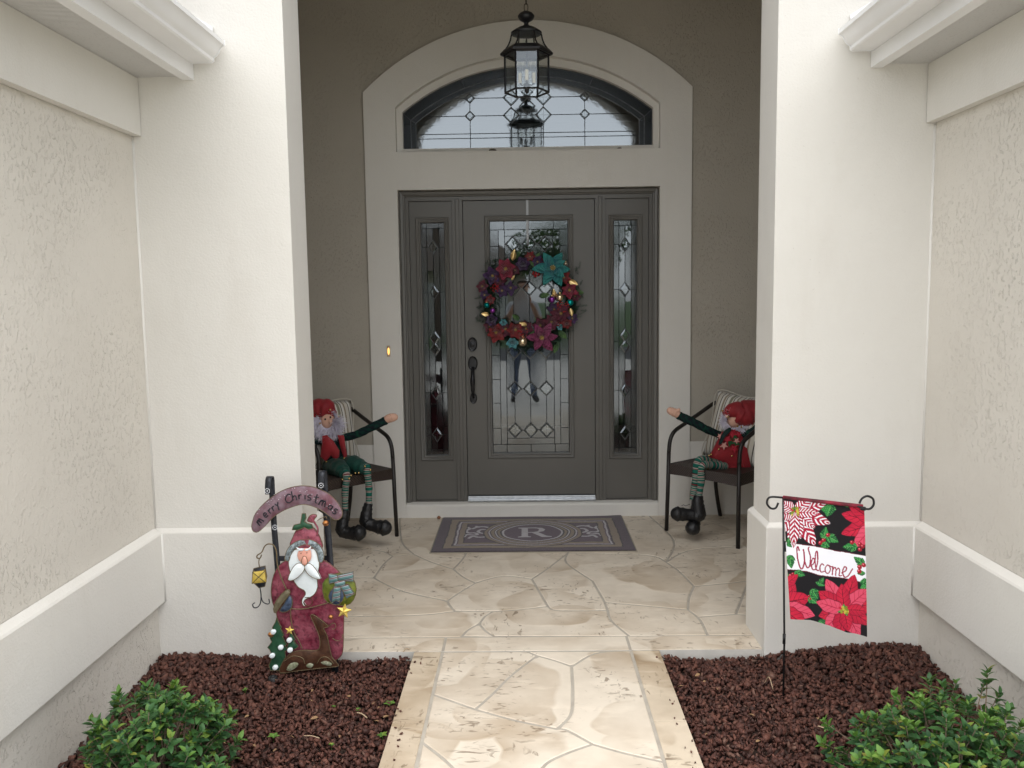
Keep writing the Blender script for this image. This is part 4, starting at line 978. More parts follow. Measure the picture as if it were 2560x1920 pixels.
# ---- white-bearded doll on the left chair
d1 = empty('elf_doll', (CL[0], CL[1], 0.45), 0, 'white-bearded elf doll in red vest and green trousers on the left chair', 'doll', 'elf dolls seated on the chairs')
d1.location = (0, 0, 0)
hip, neck = h(800, 640, -0.47), h(760, 350, -0.42)
tube_col('body', [hip, (hip + neck)/2 + Vector((0, -0.015, 0)), neck], [0.062, 0.070, 0.050], plaid, CLOTH, d1, 16)
hc = h(715, 195, -0.455)
mb = MB(); mb.ball(hc, 0.062, 18, (0.92, 0.9, 1.08)); head = mb.build('head', SKINC, d1, smooth=True)
for x, y in ((683, 190), (735, 170)):
    q = h(x, y, -0.510); mb = MB(); mb.ball(q, 0.0065, 8); mb.build('eye', BEAD, head, smooth=True)
q = h(735, 215, -0.515); mb = MB(); mb.ball(q, 0.013, 10, (1, 1.0, 1.3)); mb.build('nose', SKINC, head, smooth=True)
def rb(r):
    a = r.uniform(0.75*math.pi - 2.0, 2.3*math.pi + 0.2); a = r.uniform(-math.pi*1.12, math.pi*0.12)
    d = np.array((math.cos(a), -r.uniform(0.15, 0.8), math.sin(a))); rad = r.uniform(0.036, 0.066)
    return np.array(hc) + np.array((math.cos(a)*rad, -0.035 - r.uniform(0, 0.02), math.sin(a)*rad - 0.012)), d
fluff('beard', d1, rb, 5200, 0.060, (0, -0.2, -0.5), 3, 0.0016)
def rb2(r):
    a = r.uniform(0, math.pi); return np.array(hc) + np.array((math.cos(a)*0.05, -0.035, math.sin(a)*0.048 + 0.012)), np.array((math.cos(a), -0.3, math.sin(a)*0.6))
fluff('hair', d1, rb2, 500, 0.024, (0, -0.1, -0.2), 4, 0.0014)
# hat flopping over to the left
tube_col('hat', [hc + Vector((0.03, -0.012, 0.045)), hc + Vector((-0.01, -0.005, 0.072)), hc + Vector((-0.075, 0.0, 0.070)), hc + Vector((-0.105, -0.005, 0.02)), hc + Vector((-0.10, -0.02, -0.045))], [0.030, 0.066, 0.062, 0.045, 0.016], None, REDV, d1, 16)
bells(d1, [h(732, 98, -0.525), h(815, 165, -0.50), h(630, 230, -0.52)])
# vest: two pointed flaps
def flap(pts, Y, parent, m, name, h_=0.014):
    poly = [(h(x, y, Y).x, h(x, y, Y).z) for x, y in pts]; mb = MB(); pillow(mb, poly, lambda x, z, q: (x, Y - q, z), h_, cell=0.014, w=0.02); return mb.build(name, m, parent, smooth=True, angle=50)
flap([(655, 355), (700, 345), (760, 400), (825, 500), (820, 560), (785, 598), (740, 545), (692, 605), (635, 560), (650, 460)], -0.546, d1, REDV, 'vest')
flap([(805, 345), (868, 350), (880, 430), (900, 540), (897, 590), (865, 560), (835, 470)], -0.538, d1, REDV, 'vest')
bells(d1, [h(697, 610, -0.56), h(786, 605, -0.56), h(903, 595, -0.55), h(870, 575, -0.55)])
arm_ = tube_col('arm', [h(840, 375, -0.47), h(980, 345, -0.49), h(1130, 275, -0.51), h(1268, 208, -0.52)], [0.024, 0.026, 0.027, 0.027], plaid, CLOTH, d1)
tube_col('hand', [h(1262, 205, -0.52), h(1320, 180, -0.525), h(1365, 170, -0.53)], [0.020, 0.029, 0.025], None, SKINC, d1)
tube_col('thumb', [h(1300, 165, -0.535), h(1335, 150, -0.54)], [0.011, 0.010], None, SKINC, d1)
tube_col('arm', [h(690, 380, -0.47), h(600, 400, -0.50), h(480, 350, -0.52)], [0.024, 0.026, 0.027], plaid, CLOTH, d1)
tube_col('hand', [h(470, 345, -0.52), h(400, 310, -0.53)], [0.020, 0.028], None, SKINC, d1)
kn1, kn2 = h(1095, 675, -0.66), h(890, 735, -0.735)
for kn, hp, a_, sh in ((kn1, hip + Vector((0.03, 0.0, 0.0)), (1115, 1020), [(1112, 1020), (1095, 1100), (1090, 1200), (1160, 1240), (1265, 1262)]), (kn2, hip + Vector((-0.03, 0, -0.01)), (880, 1095), [(880, 1080), (860, 1180), (855, 1280), (920, 1315), (1010, 1312)])):
    Yk = kn.y
    mid = (hp + kn)/2 + Vector((0, 0, 0.012))
    tube_col('trouser_leg', [hp, mid, hp + (kn - hp)*0.86], [0.062, 0.058, 0.040], None, GREENV, d1)
    tube_col('leg', [hp + (kn - hp)*0.8, kn + Vector((0, 0, 0.006)), kn + Vector((0.004, -0.012, -0.03)), h((a_[0] + 0), (a_[1] + 700)/2, Yk - 0.015), h(a_[0], a_[1], Yk - 0.015)], [0.023, 0.024, 0.023, 0.0215, 0.020], stocking, CLOTH, d1, k=30, close=False)
    ps = [h(x, y, Yk - 0.015 - 0.010*i) for i, (x, y) in enumerate(sh)]
    so_ = shoe(d1, ps, [0.026, 0.034, 0.044, 0.037, 0.050]); bow(so_, tuple(ps[2] + (ps[3] - ps[2])*0.35 + Vector((0.0, -0.035, 0.028))))
bells(d1, [h(853, 785, -0.765), h(920, 775, -0.765), h(938, 745, -0.76), h(1075, 655, -0.70), h(1130, 690, -0.695), h(980, 722, -0.70), h(1015, 720, -0.69)])

# ---- doll in the red dress on the right chair
d2 = empty('elf_doll', (0, 0, 0), 0, 'elf doll in a red dress and striped stockings on the right chair', 'doll', 'elf dolls seated on the chairs')
hip2, neck2 = k_(700, 720, -0.42), k_(720, 440, -0.38)
tube_col('body', [hip2, (hip2 + neck2)/2, neck2], [0.06, 0.058, 0.045], plaid, CLOTH, d2, 16)
hc2 = k_(730, 330, -0.40)
mb = MB(); mb.ball(hc2, 0.056, 18, (0.92, 0.95, 1.08)); head2 = mb.build('head', SKINC, d2, smooth=True)
for x, y in ((676, 262), (672, 335)):
    mb = MB(); mb.ball(k_(x, y, -0.455), 0.0052 if y < 300 else 0.003, 8); mb.build('eye' if y < 300 else 'mouth_bead', BEAD, head2, smooth=True)
mb = MB(); mb.ball(k_(668, 305, -0.452), 0.010, 10); mb.build('nose', SKINC, head2, smooth=True)
def rb3(r):
    a = r.choice([r.uniform(2.1, 4.2), r.uniform(4.4, 6.2)]); d = np.array((math.cos(a), -0.35, math.sin(a))); rad = r.uniform(0.050, 0.064)
    return np.array(hc2) + np.array((math.cos(a)*rad, r.uniform(-0.045, 0.0), math.sin(a)*rad)), d
fluff('hair', d2, rb3, 1700, 0.040, (-0.1, -0.1, -0.6), 5, 0.0015)
tube_col('hat', [hc2 + Vector((-0.055, -0.03, 0.045)), hc2 + Vector((0.0, -0.015, 0.055)), hc2 + Vector((0.055, -0.008, 0.030)), hc2 + Vector((0.115, -0.01, 0.045)), hc2 + Vector((0.18, 0.0, 0.0))], [0.026, 0.062, 0.082, 0.085, 0.05], None, REDV, d2, 16)
bells(d2, [k_(628, 252, -0.47), k_(683, 308, -0.475), k_(768, 398, -0.47), k_(805, 405, -0.46)])
def flap2(pts, Y, parent, m, name, h_=0.016):
    poly = [(k_(x, y, Y).x, k_(x, y, Y).z) for x, y in pts]; mb = MB(); pillow(mb, poly, lambda x, z, q: (x, Y - q, z), h_, cell=0.016, w=0.025, back=0.02); return mb.build(name, m, parent, smooth=True, angle=50)
flap2([(620, 450), (690, 420), (770, 440), (810, 500), (815, 600), (850, 720), (885, 800), (880, 905), (850, 840), (790, 825), (720, 800), (640, 770), (560, 740), (490, 690), (530, 620), (570, 540)], -0.462, d2, REDV, 'dress', 0.03)
flap2([(800, 560), (850, 600), (885, 760), (880, 905), (840, 830), (800, 700)], -0.475, d2, REDV, 'dress_fold', 0.012)
flap2([(640, 440), (690, 408), (706, 430), (640, 500), (610, 560), (585, 570), (610, 490)], -0.505, d2, M('navy_green_plaid', DG, NV, scale=60, rough=0.85), 'collar_scarf', 0.006)
# appliqued flowers on the bodice
PINK = M('pink_applique', (0.55, 0.22, 0.20), (0.62, 0.32, 0.27), scale=40, rough=0.85); LEAFG = M('green_applique', (0.012, 0.06, 0.02), (0.02, 0.09, 0.03), scale=40, rough=0.85); CRIM = M('crimson_applique', (0.30, 0.008, 0.02), (0.42, 0.02, 0.04), scale=40, rough=0.85)
def applique(cx, cy, r, n, m, Y, name):
    pts = []
    for i in range(2*n): a = math.pi*i/n + 0.3; rr = r if i % 2 == 0 else r*0.45; q = k_(cx + rr*math.cos(a), cy + rr*math.sin(a), Y); pts.append((q.x, q.z))
    mb = MB(); pillow(mb, pts, lambda x, z, q: (x, Y - q, z), 0.003, cell=0.012); mb.build(name, m, d2)
for cx, cy, r, n, m, Y in ((700, 550, 45, 4, LEAFG, -0.502), (760, 560, 40, 4, LEAFG, -0.502), (740, 500, 35, 4, LEAFG, -0.500), (720, 465, 50, 5, CRIM, -0.506), (670, 520, 48, 5, CRIM, -0.506), (640, 580, 42, 5, PINK, -0.508), (760, 535, 32, 5, PINK, -0.508), (600, 490, 28, 5, PINK, -0.504), (740, 610, 42, 5, CRIM, -0.506), (780, 470, 30, 5, CRIM, -0.503)):
    applique(cx, cy, r, n, m, Y, 'leaf_applique' if m is LEAFG else 'flower_applique')
bells(d2, [k_(592, 615, -0.51), k_(715, 678, -0.51), k_(500, 675, -0.50), k_(428, 808, -0.60), k_(490, 800, -0.58), k_(520, 665, -0.50)])
tube_col('arm', [k_(600, 480, -0.42), k_(470, 425, -0.45), k_(380, 375, -0.46), k_(222, 300, -0.47)], [0.024, 0.025, 0.027, 0.028], plaid, CLOTH, d2)
tube_col('hand', [k_(228, 300, -0.47), k_(175, 270, -0.475), k_(135, 252, -0.48)], [0.021, 0.028, 0.024], None, SKINC, d2)
tube_col('thumb', [k_(185, 255, -0.485), k_(215, 243, -0.49)], [0.011, 0.010], None, SKINC, d2)
tube_col('arm', [k_(780, 480, -0.40), k_(840, 490, -0.43), k_(960, 420, -0.47), k_(1060, 360, -0.5)], [0.026, 0.028, 0.028, 0.026], plaid, CLOTH, d2)
ka, kb = k_(400, 725, -0.60), k_(410, 735, -0.55)
for hp, kn, an, sh, dy in ((k_(600, 760, -0.46), ka, (345, 1090), None, 0.0), (k_(650, 780, -0.50), k_(430, 775, -0.615), (400, 1080), 1, 0.03)):
    Yk = kn.y
    tube_col('leg', [hp, (hp + kn)/2 + Vector((0, 0, 0.008)), kn, k_(an[0] + 25, (an[1] + 760)/2, Yk - 0.01), k_(an[0], an[1], Yk - 0.01)], [0.030, 0.026, 0.025, 0.0235, 0.020], stocking, CLOTH, d2, k=30, close=False)
ps = [k_(x, y, -0.63 - 0.004*i) for i, (x, y) in enumerate([(400, 1050), (395, 1130), (400, 1235), (310, 1232), (205, 1225)])]
s2 = shoe(d2, ps, [0.028, 0.038, 0.046, 0.037, 0.046]); bow(s2, tuple(k_(280, 1150, -0.672)), 0.014)
ps = [k_(x, y, Y) for x, y, Y in [(370, 1090, -0.57), (370, 1200, -0.57), (365, 1290, -0.585), (352, 1340, -0.63), (346, 1358, -0.67)]]
shoe(d2, ps, [0.022, 0.03, 0.036, 0.040, 0.044])
# ================================================================== wreath on the door
WC = at_y(1170 + 850/5.529, 600 + 850/5.529, 0.03)
wre = empty('door_wreath', WC, 0, 'round evergreen christmas wreath with teal, red and purple flowers on the front door', 'wreath')
def wl_pt(x, y, d=0.0):
    q = at_y(1170 + x/5.529, 600 + y/5.529, 0.03 - d); return Vector((q.x - WC.x, q.y - WC.y, q.z - WC.z))
# hanger strap over the door
HANG = M('clear_acrylic_strap', (0.36, 0.37, 0.38), rough=0.25)
mb = MB(); mb.box(-0.016, 0.000, YD - 0.0035, YD - 0.0015, 1.905, 2.2125); mb.box(-0.016, 0.0, YD - 0.0035, YD + 0.03, 2.2126, 2.2146)
hg = mb.build('wreath_hanger', HANG); mb = MB(); mb.tube([(-0.008, YD - 0.004, 1.925), (-0.008, YD - 0.022, 1.905), (-0.008, YD - 0.034, 1.91), (-0.008, YD - 0.036, 1.935)], 0.005, 8); mb.build('hook', HANG, hg, smooth=True)
tag(hg, 'narrow clear strap hanger over the door above the wreath', 'hanger')
# needles
FIR = M('fir_needles', (0.008, 0.030, 0.016), (0.018, 0.055, 0.030), scale=30, rough=0.6)
Vv, Ff = [], []; r = np.random.default_rng(11); RR = 0.292
for i in range(720):
    a = r.uniform(0, 2*math.pi); rr = RR + r.normal()*0.034; base = np.array((rr*math.cos(a), r.uniform(-0.02, 0.02), rr*math.sin(a)))
    out = np.array((math.cos(a), 0, math.sin(a))); tan = np.array((-math.sin(a), 0, math.cos(a)))
    d = out*r.normal()*0.5 + tan*r.uniform(0.1, 1.0) + np.array((0, -1, 0))*r.uniform(-0.1, 0.8); d /= np.linalg.norm(d); L = r.uniform(0.035, 0.068)
    n1 = np.cross(d, r.normal(size=3)); n1 /= np.linalg.norm(n1); n2 = np.cross(d, n1)
    for k in range(26):
        t = (k + 1)/26; c = base + d*L*t; ang = k*2.4; nd = (n1*math.cos(ang) + n2*math.sin(ang))*0.75 + d*0.7; nd /= np.linalg.norm(nd); l = 0.022*(1 - 0.35*t); sd = np.cross(nd, d); sd = sd/(np.linalg.norm(sd)+1e-9)*0.0010
        b = len(Vv); Vv += [c - sd, c + sd, c + nd*l + sd*0.4, c + nd*l - sd*0.4]; Ff.append((b, b+1, b+2, b+3))
o = np_mesh('evergreen_ring', np.array(Vv), np.array(Ff), FIR, wre); o['kind'] = 'stuff'
mb = MB(); lp = [(RR*math.cos(t), 0.015, RR*math.sin(t)) for t in np.linspace(0, 2*math.pi, 49)]; mb.tube(lp, 0.030, 8, cap=False); mb.build('ring_core', M('dark_wire_core', (0.008, 0.022, 0.011), (0.02, 0.04, 0.02), scale=60, rough=0.9, bmp=1.0, bscale=90, bdist=0.01), wre, smooth=True)
# petals
def petal_mesh(name, m, W, sharp, cup, fold, nu=8, nv=6):
    vs_ = []
    for i in range(nu + 1):
        t = i/nu; w = W*math.sin(math.pi*min(1, t**sharp))**0.85 + (0.10*W*(1-t))
        if i == nu: w = 0.001
        for j in range(nv + 1):
            u = -1 + 2*j/nv; vs_.append((t, u*w, cup*(0.55*t - 0.75*t*t) + fold*abs(u)*w + 0.03*math.sin(9*t + 4*u)*W))
    mb = MB(); mb.add(vs_, [(i*(nv+1)+j, (i+1)*(nv+1)+j, (i+1)*(nv+1)+j+1, i*(nv+1)+j+1) for i in range(nu) for j in range(nv)])
    me = bpy.data.meshes.new(name); me.from_pydata(mb.v, [], mb.f); me.materials.append(m); me.shade_smooth(); return me
def pmat(name, c, c2, rough=0.6, sheen=0.35):
    m, nt, b = new_mat(name); b.inputs['Roughness'].default_value = rough; b.inputs['Sheen Weight'].default_value = sheen
    tc = coords(nt); sx = nt.nodes.new('ShaderNodeSeparateXYZ'); nt.links.new(tc, sx.inputs[0])
    g = ramp(nt, math_(nt, 'ADD', sx.outputs[0], math_(nt, 'MULTIPLY', noise(nt, tc, 5, 3), 0.4)), [(0.3, c), (1.05, c2)])
    nt.links.new(g, b.inputs['Base Color']); wv = nt.nodes.new('ShaderNodeTexWave'); wv.bands_direction = 'DIAGONAL'; wv.inputs['Scale'].default_value = 3.5; wv.inputs['Distortion'].default_value = 2; nt.links.new(tc, wv.inputs[0]); bump(nt, b, wv.outputs['Fac'], 0.35, 0.05); return m
TEAL = pmat('teal_satin_petal', (0.0050, 0.0750, 0.1200), (0.0100, 0.1800, 0.1650)); MAGR = pmat('crimson_petal', (0.0800, 0.0020, 0.0125), (0.2100, 0.0060, 0.0300)); PURP = pmat('purple_petal', (0.0175, 0.0040, 0.0300), (0.0425, 0.0100, 0.0700))
REDP = pmat('red_petal', (0.0800, 0.0015, 0.0040), (0.2000, 0.0050, 0.0075)); MAGE = pmat('magenta_petal', (0.0800, 0.0030, 0.0250), (0.1800, 0.0150, 0.0750)); BURG = pmat('burgundy_petal', (0.0350, 0.0015, 0.0080), (0.1000, 0.0040, 0.0225))
TROSE = pmat('pale_teal_petal', (0.01, 0.09, 0.12), (0.09, 0.34, 0.38)); GOLDL = M('gold_leaf_foil', (0.70, 0.50, 0.22), rough=0.28, metal=0.9); GLEAF = pmat('dark_green_leaf', (0.02, 0.06, 0.015), (0.06, 0.13, 0.03)); STAM = M('gold_stamen', (0.55, 0.40, 0.12), rough=0.4, metal=0.4)
meshes = {}
def pm(m, W, sharp, cup, fold):
    k = (m.name, W, sharp, cup, fold)
    if k not in meshes: meshes[k] = petal_mesh('petal', m, W, sharp, cup, fold)
    return meshes[k]
def flower(x, y, rpx, m, rings, name, d=0.05, tilt=(0, 0), stam=True, W=0.26, sharp=0.8, cup=0.35, fold=0.3, edge=None):
    R = rpx/5.529/355.0
    f = MB()
    if stam:
        for i in range(9): a = i*0.7; f.tube([(0, 0, 0.0), (0.05*math.cos(a)*(i % 3)/2, 0.05*math.sin(a)*(i % 3)/2, 0.12), (0.13*math.cos(a), 0.13*math.sin(a), 0.24)], [0.012, 0.012, 0.022], 5)
    else: f.ball((0, 0, 0.12), 0.10, 8)
    o = f.build(name, STAM if stam else m, wre, smooth=True)
    outw = wl_pt(x, y).normalized()
    o.location = wl_pt(x, y, d); o.scale = (R, R, R)
    o.rotation_euler = (RAD(90 + tilt[0]), RAD(tilt[1]), 0)
    rr_ = random.Random(int(x*7 + y))
    for (n, L, el, ph) in rings:
        for i in range(n):
            c = link('petal', pm(m, W, sharp, cup, fold), o); a = 2*math.pi*(i + ph)/n + rr_.uniform(-0.12, 0.12); s = L*rr_.uniform(0.88, 1.1)
            c.matrix_local = Matrix.Rotation(a, 4, 'Z') @ Matrix.Rotation(-RAD(el + rr_.uniform(-7, 7)), 4, 'Y') @ Matrix.Rotation(rr_.uniform(-0.25, 0.25), 4, 'X') @ Matrix.Diagonal((s, s, s, 1))
    return o
def rose(x, y, r, m, d=0.06, tilt=(0, 0)): return flower(x, y, r, m, [(6, 1.0, 18, 0), (5, 0.85, 42, 0.4), (4, 0.68, 62, 0.2), (3, 0.5, 78, 0.6)], 'rose', d, tilt, False, 0.48, 0.55, -0.35, 0.15)
POIN = [(6, 1.0, 8, 0.1), (5, 0.78, 24, 0.5), (4, 0.5, 42, 0.2)]
AMAR = [(6, 1.0, 30, 0.0), (3, 0.8, 45, 0.5)]
flower(1170, 390, 262, TEAL, POIN, 'poinsettia', 0.085, (-6, 8), W=0.24, sharp=0.9)
flower(1020, 1340, 225, MAGE, POIN, 'poinsettia', 0.08, (10, 5), W=0.25, sharp=0.9)
flower(520, 405, 175, MAGR, AMAR, 'amaryllis', 0.07, (-8, -10), W=0.40, sharp=0.65)
flower(1400, 690, 130, MAGR, AMAR, 'amaryllis', 0.06, (5, 25), W=0.38, sharp=0.65)
flower(1325, 520, 115, REDP, AMAR, 'amaryllis', 0.05, (-10, 20), W=0.38, sharp=0.65)
flower(385, 1270, 150, REDP, AMAR, 'amaryllis', 0.06, (14, -20), W=0.38, sharp=0.65)
flower(660, 1230, 140, REDP, AMAR, 'amaryllis', 0.06, (16, 5), W=0.40, sharp=0.65)
flower(860, 235, 85, REDP, AMAR, 'amaryllis', 0.04, (-15, 0), W=0.40, sharp=0.65)
flower(340, 500, 140, PURP, [(5, 1.0, 18, 0.2), (3, 0.7, 40, 0)], 'purple_bloom', 0.045, (-5, -20), W=0.36, sharp=0.7)
flower(590, 660, 110, PURP, [(4, 1.0, 14, 0.1), (3, 0.7, 35, 0)], 'purple_bloom', 0.05, (0, 10), W=0.36, sharp=0.7)
flower(1285, 1015, 150, BURG, POIN, 'poinsettia', 0.06, (0, 15), W=0.30, sharp=0.8)
flower(1150, 1130, 130, BURG, AMAR, 'amaryllis', 0.065, (5, 10), W=0.40, sharp=0.65)
rose(1365, 1155, 88, REDP, 0.06, (5, 20)); rose(760, 335, 110, PURP, 0.06, (-10, 0)); rose(320, 1110, 100, PURP, 0.055, (5, -20)); rose(305, 830, 78, REDP, 0.06, (0, -20)); rose(615, 1415, 92, TROSE, 0.075, (15, 0)); rose(490, 1140, 55, TROSE, 0.06); rose(1270, 1200, 48, TROSE, 0.06)
for i_, (x, y, r_, m) in enumerate(((470, 700, 75, PURP), (200, 640, 70, BURG), (1480, 780, 60, BURG), (1190, 960, 80, PURP), (800, 1220, 85, BURG), (520, 1230, 90, BURG), (430, 560, 80, BURG), (960, 300, 70, PURP), (1000, 1180, 90, BURG), (1440, 1080, 70, PURP), (650, 420, 60, BURG), (230, 760, 60, PURP), (1060, 330, 70, BURG), (300, 1190, 80, BURG), (1230, 1120, 80, REDP))):
    flower(x, y, r_*1.4, m, AMAR, 'small_bloom', 0.04, (0, (i_ % 5)*8 - 16), W=0.38, sharp=0.7)
# leaves
for x, y, r_, a, m, dd in ((630, 205, 95, 80, GOLDL, 0.05), (1455, 590, 90, -25, GOLDL, 0.06), (240, 1025, 70, 170, GOLDL, 0.05), (625, 520, 45, 60, GOLDL, 0.09), (1190, 730, 70, 100, GOLDL, 0.05), (1425, 1000, 70, -80, GOLDL, 0.06), (760, 1160, 70, 160, GOLDL, 0.07), (660, 1070, 80, 140, GLEAF, 0.05),
                          (1310, 1310, 100, -45, GLEAF, 0.04), (880, 1310, 80, 60, GLEAF, 0.05), (1060, 765, 90, 10, GLEAF, 0.045), (1540, 720, 80, -10, GLEAF, 0.03), (900, 330, 80, 150, GLEAF, 0.045), (960, 230, 80, 60, GLEAF, 0.04), (690, 200, 70, 60, GLEAF, 0.04), (1210, 1500, 90, -110, GLEAF, 0.03)):
    R = r_*1.6/5.529/355; c = link('leaf', pm(m, 0.24, 0.85, 0.3, 0.35), wre)
    p = wl_pt(x, y, dd); aa = RAD(a); off = Vector((math.cos(aa), 0, math.sin(aa)))*(R/2)
    c.matrix_local = Matrix.Translation(p - off) @ Matrix.Rotation(RAD(90), 4, 'X') @ Matrix.Rotation(aa, 4, 'Z') @ Matrix.Rotation(RAD(-12), 4, 'Y') @ Matrix.Diagonal((R, R, R, 1))
# baubles and berries
BERRY = M('red_berries', (0.30, 0.008, 0.012), (0.4, 0.012, 0.016), scale=50, rough=0.3)
for x, y, r_, c in ((260, 900, 38, (0.0, 0.25, 0.24)), (340, 975, 36, (0.30, 0.06, 0.36)), (1160, 822, 46, (0.26, 0.05, 0.32)), (1270, 795, 56, (0.75, 0.60, 0.38)), (1412, 865, 46, (0.0, 0.36, 0.34)), (755, 1405, 66, (0.75, 0.62, 0.42)), (1350, 330, 26, (0.5, 0.4, 0.3))):
    R = r_/5.529/355; mb = MB(); mb.ball(wl_pt(x, y, 0.075), R, 18); bb = mb.build('bauble', M('bauble_%d' % x, c, rough=0.16 if c[0] > 0.5 else 0.28, metal=0.9 if c[0] > 0.5 else 0.75), wre, smooth=True)
    mb = MB(); p = wl_pt(x, y, 0.075); mb.lathe([(R*0.22, R*0.95), (R*0.2, R*1.2), (R*0.05, R*1.22)], 10, tuple(p)); mb.build('cap', GOLD, bb)
for x, y, r_ in ((370, 665, 62), (940, 465, 50), (1310, 915, 92), (760, 1270, 74)):
    q = MB(); rr_ = random.Random(x)
    for i in range(24): a = rr_.uniform(0, 6.28); t = math.sqrt(rr_.random())*r_; q.ball(wl_pt(x + t*math.cos(a), y + t*math.sin(a), 0.085 + rr_.uniform(0, 0.02)), 0.0048, 6)
    o = q.build('berry_cluster', BERRY, wre, smooth=True); o['kind'] = 'stuff'
# ================================================================== painted metal figure in the left bed
YS0 = -2.40
def sp(x, y): q = at_y(600 + x/3.0725, 1160 + y/3.0725, YS0); return (q.x, q.z)
fig = empty('metal_yard_figure', (sp(500, 1560)[0], YS0, -0.05), 0, 'painted metal bearded man in red robe on a sled under a Merry Christmas arch', 'yard decoration')
FO = Vector(fig.location)
def patina(name, a, b, dark, scale=18, rough=0.42, metal=0.25, amt=0.7, bd=0.006, bsc=26):
    m, nt, bs = new_mat(name); v = coords(nt); bs.inputs['Roughness'].default_value = rough; bs.inputs['Metallic'].default_value = metal
    c = ramp(nt, noise(nt, v, scale, 5, 0.6), [(0.36, a), (0.62, b)]); d = ramp(nt, noise(nt, v, scale*2.3, 5, 0.65, 0.5), [(0.50, 0.0), (0.68, amt)])
    nt.links.new(mix(nt, d, c, dark), bs.inputs['Base Color']); bump(nt, bs, noise(nt, v, bsc, 3), 0.5, bd); return m
ROBE = patina('wine_red_patina', (0.17, 0.014, 0.036), (0.34, 0.09, 0.125), (0.05, 0.013, 0.02), 26, amt=0.75); BANN = patina('plum_patina', (0.17, 0.06, 0.08), (0.27, 0.20, 0.24), (0.07, 0.028, 0.036), 12, amt=0.45)
FURM = patina('grey_fur_patina', (0.10, 0.12, 0.13), (0.36, 0.43, 0.46), (0.035, 0.033, 0.025), 55, amt=0.9); WHT = patina('white_enamel', (0.74, 0.80, 0.82), (0.80, 0.85, 0.86), (0.62, 0.68, 0.70), 10, rough=0.35, metal=0.0, amt=0.3)
FLESH = M('flesh_enamel', (0.72, 0.33, 0.25), (0.76, 0.40, 0.31), scale=20, rough=0.45); GRN = patina('green_patina', (0.012, 0.055, 0.03), (0.03, 0.10, 0.05), (0.008, 0.03, 0.018)); OLIVE = patina('olive_patina', (0.10, 0.14, 0.015), (0.20, 0.22, 0.03), (0.03, 0.05, 0.015))
YEL = patina('yellow_patina', (0.60, 0.42, 0.06), (0.72, 0.55, 0.14), (0.40, 0.24, 0.03), 30, amt=0.4); BRN = patina('rust_brown_patina', (0.055, 0.022, 0.012), (0.11, 0.045, 0.022), (0.025, 0.012, 0.008)); BLU = patina('slate_blue_patina', (0.03, 0.05, 0.10), (0.07, 0.10, 0.16), (0.02, 0.02, 0.03)); CUFF = patina('khaki_patina', (0.12, 0.10, 0.06), (0.19, 0.16, 0.10), (0.05, 0.04, 0.02))
STRAP = patina('black_iron', (0.014, 0.016, 0.022), (0.028, 0.032, 0.042), (0.008, 0.008, 0.01)); ROPE = M('brass_rope', (0.13, 0.095, 0.05), (0.20, 0.15, 0.08), scale=160, rough=0.5, metal=0.4); COPP = M('copper_bell', (0.36, 0.14, 0.04), (0.5, 0.22, 0.07), scale=30, rough=0.35, metal=0.7)
RIBB, nt, b = new_mat('striped_ribbon'); b.inputs['Roughness'].default_value = 0.45; b.inputs['Metallic'].default_value = 0.2
sx = nt.nodes.new('ShaderNodeSeparateXYZ'); nt.links.new(coords(nt, (1, 1, 1), (0, RAD(12), 0)), sx.inputs[0]); t_ = math_(nt, 'FRACT', math_(nt, 'MULTIPLY', sx.outputs[2], 48))
nt.links.new(ramp(nt, t_, [(0.0, (0.10, 0.20, 0.20)), (0.35, (0.22, 0.28, 0.28)), (0.55, (0.16, 0.03, 0.05)), (0.68, (0.25, 0.30, 0.30)), (0.85, (0.05, 0.12, 0.13))], 'CONSTANT'), b.inputs['Base Color'])
def loc3(x, z, q, off): return (x - FO.x, YS0 - off - q - FO.y, z - FO.z)
def piece(name, pts, m, off, h=0.010, k=3, parent=None, cell=None, w=None, wire=True, back=None):
    poly = [sp(*p) for p in (smooth_loop(pts, k) if k > 1 else pts)]; mb = MB()
    pillow(mb, poly, lambda x, z, q: loc3(x, z, q, off), h, cell=cell, w=w, back=-0.006 if back is None else back, edge=0.0015)
    o = mb.build(name, m, parent or fig, smooth=True, angle=60)
    if wire:
        e = MB(); lp = [loc3(x, z, 0.002, off) for x, z in poly]; e.tube(lp + lp[:1], 0.0015, 5, cap=False, up=(0, 1, 0)); e.build('rim_wire', ROPE, o)
    return o
def wire(name, pts, off, r, m, parent=None, k=5):
    mb = MB(); mb.tube([loc3(*sp(*p), 0, off) for p in smooth_loop(pts, k, False)], r, 6); return mb.build(name, m, parent or fig, smooth=True)
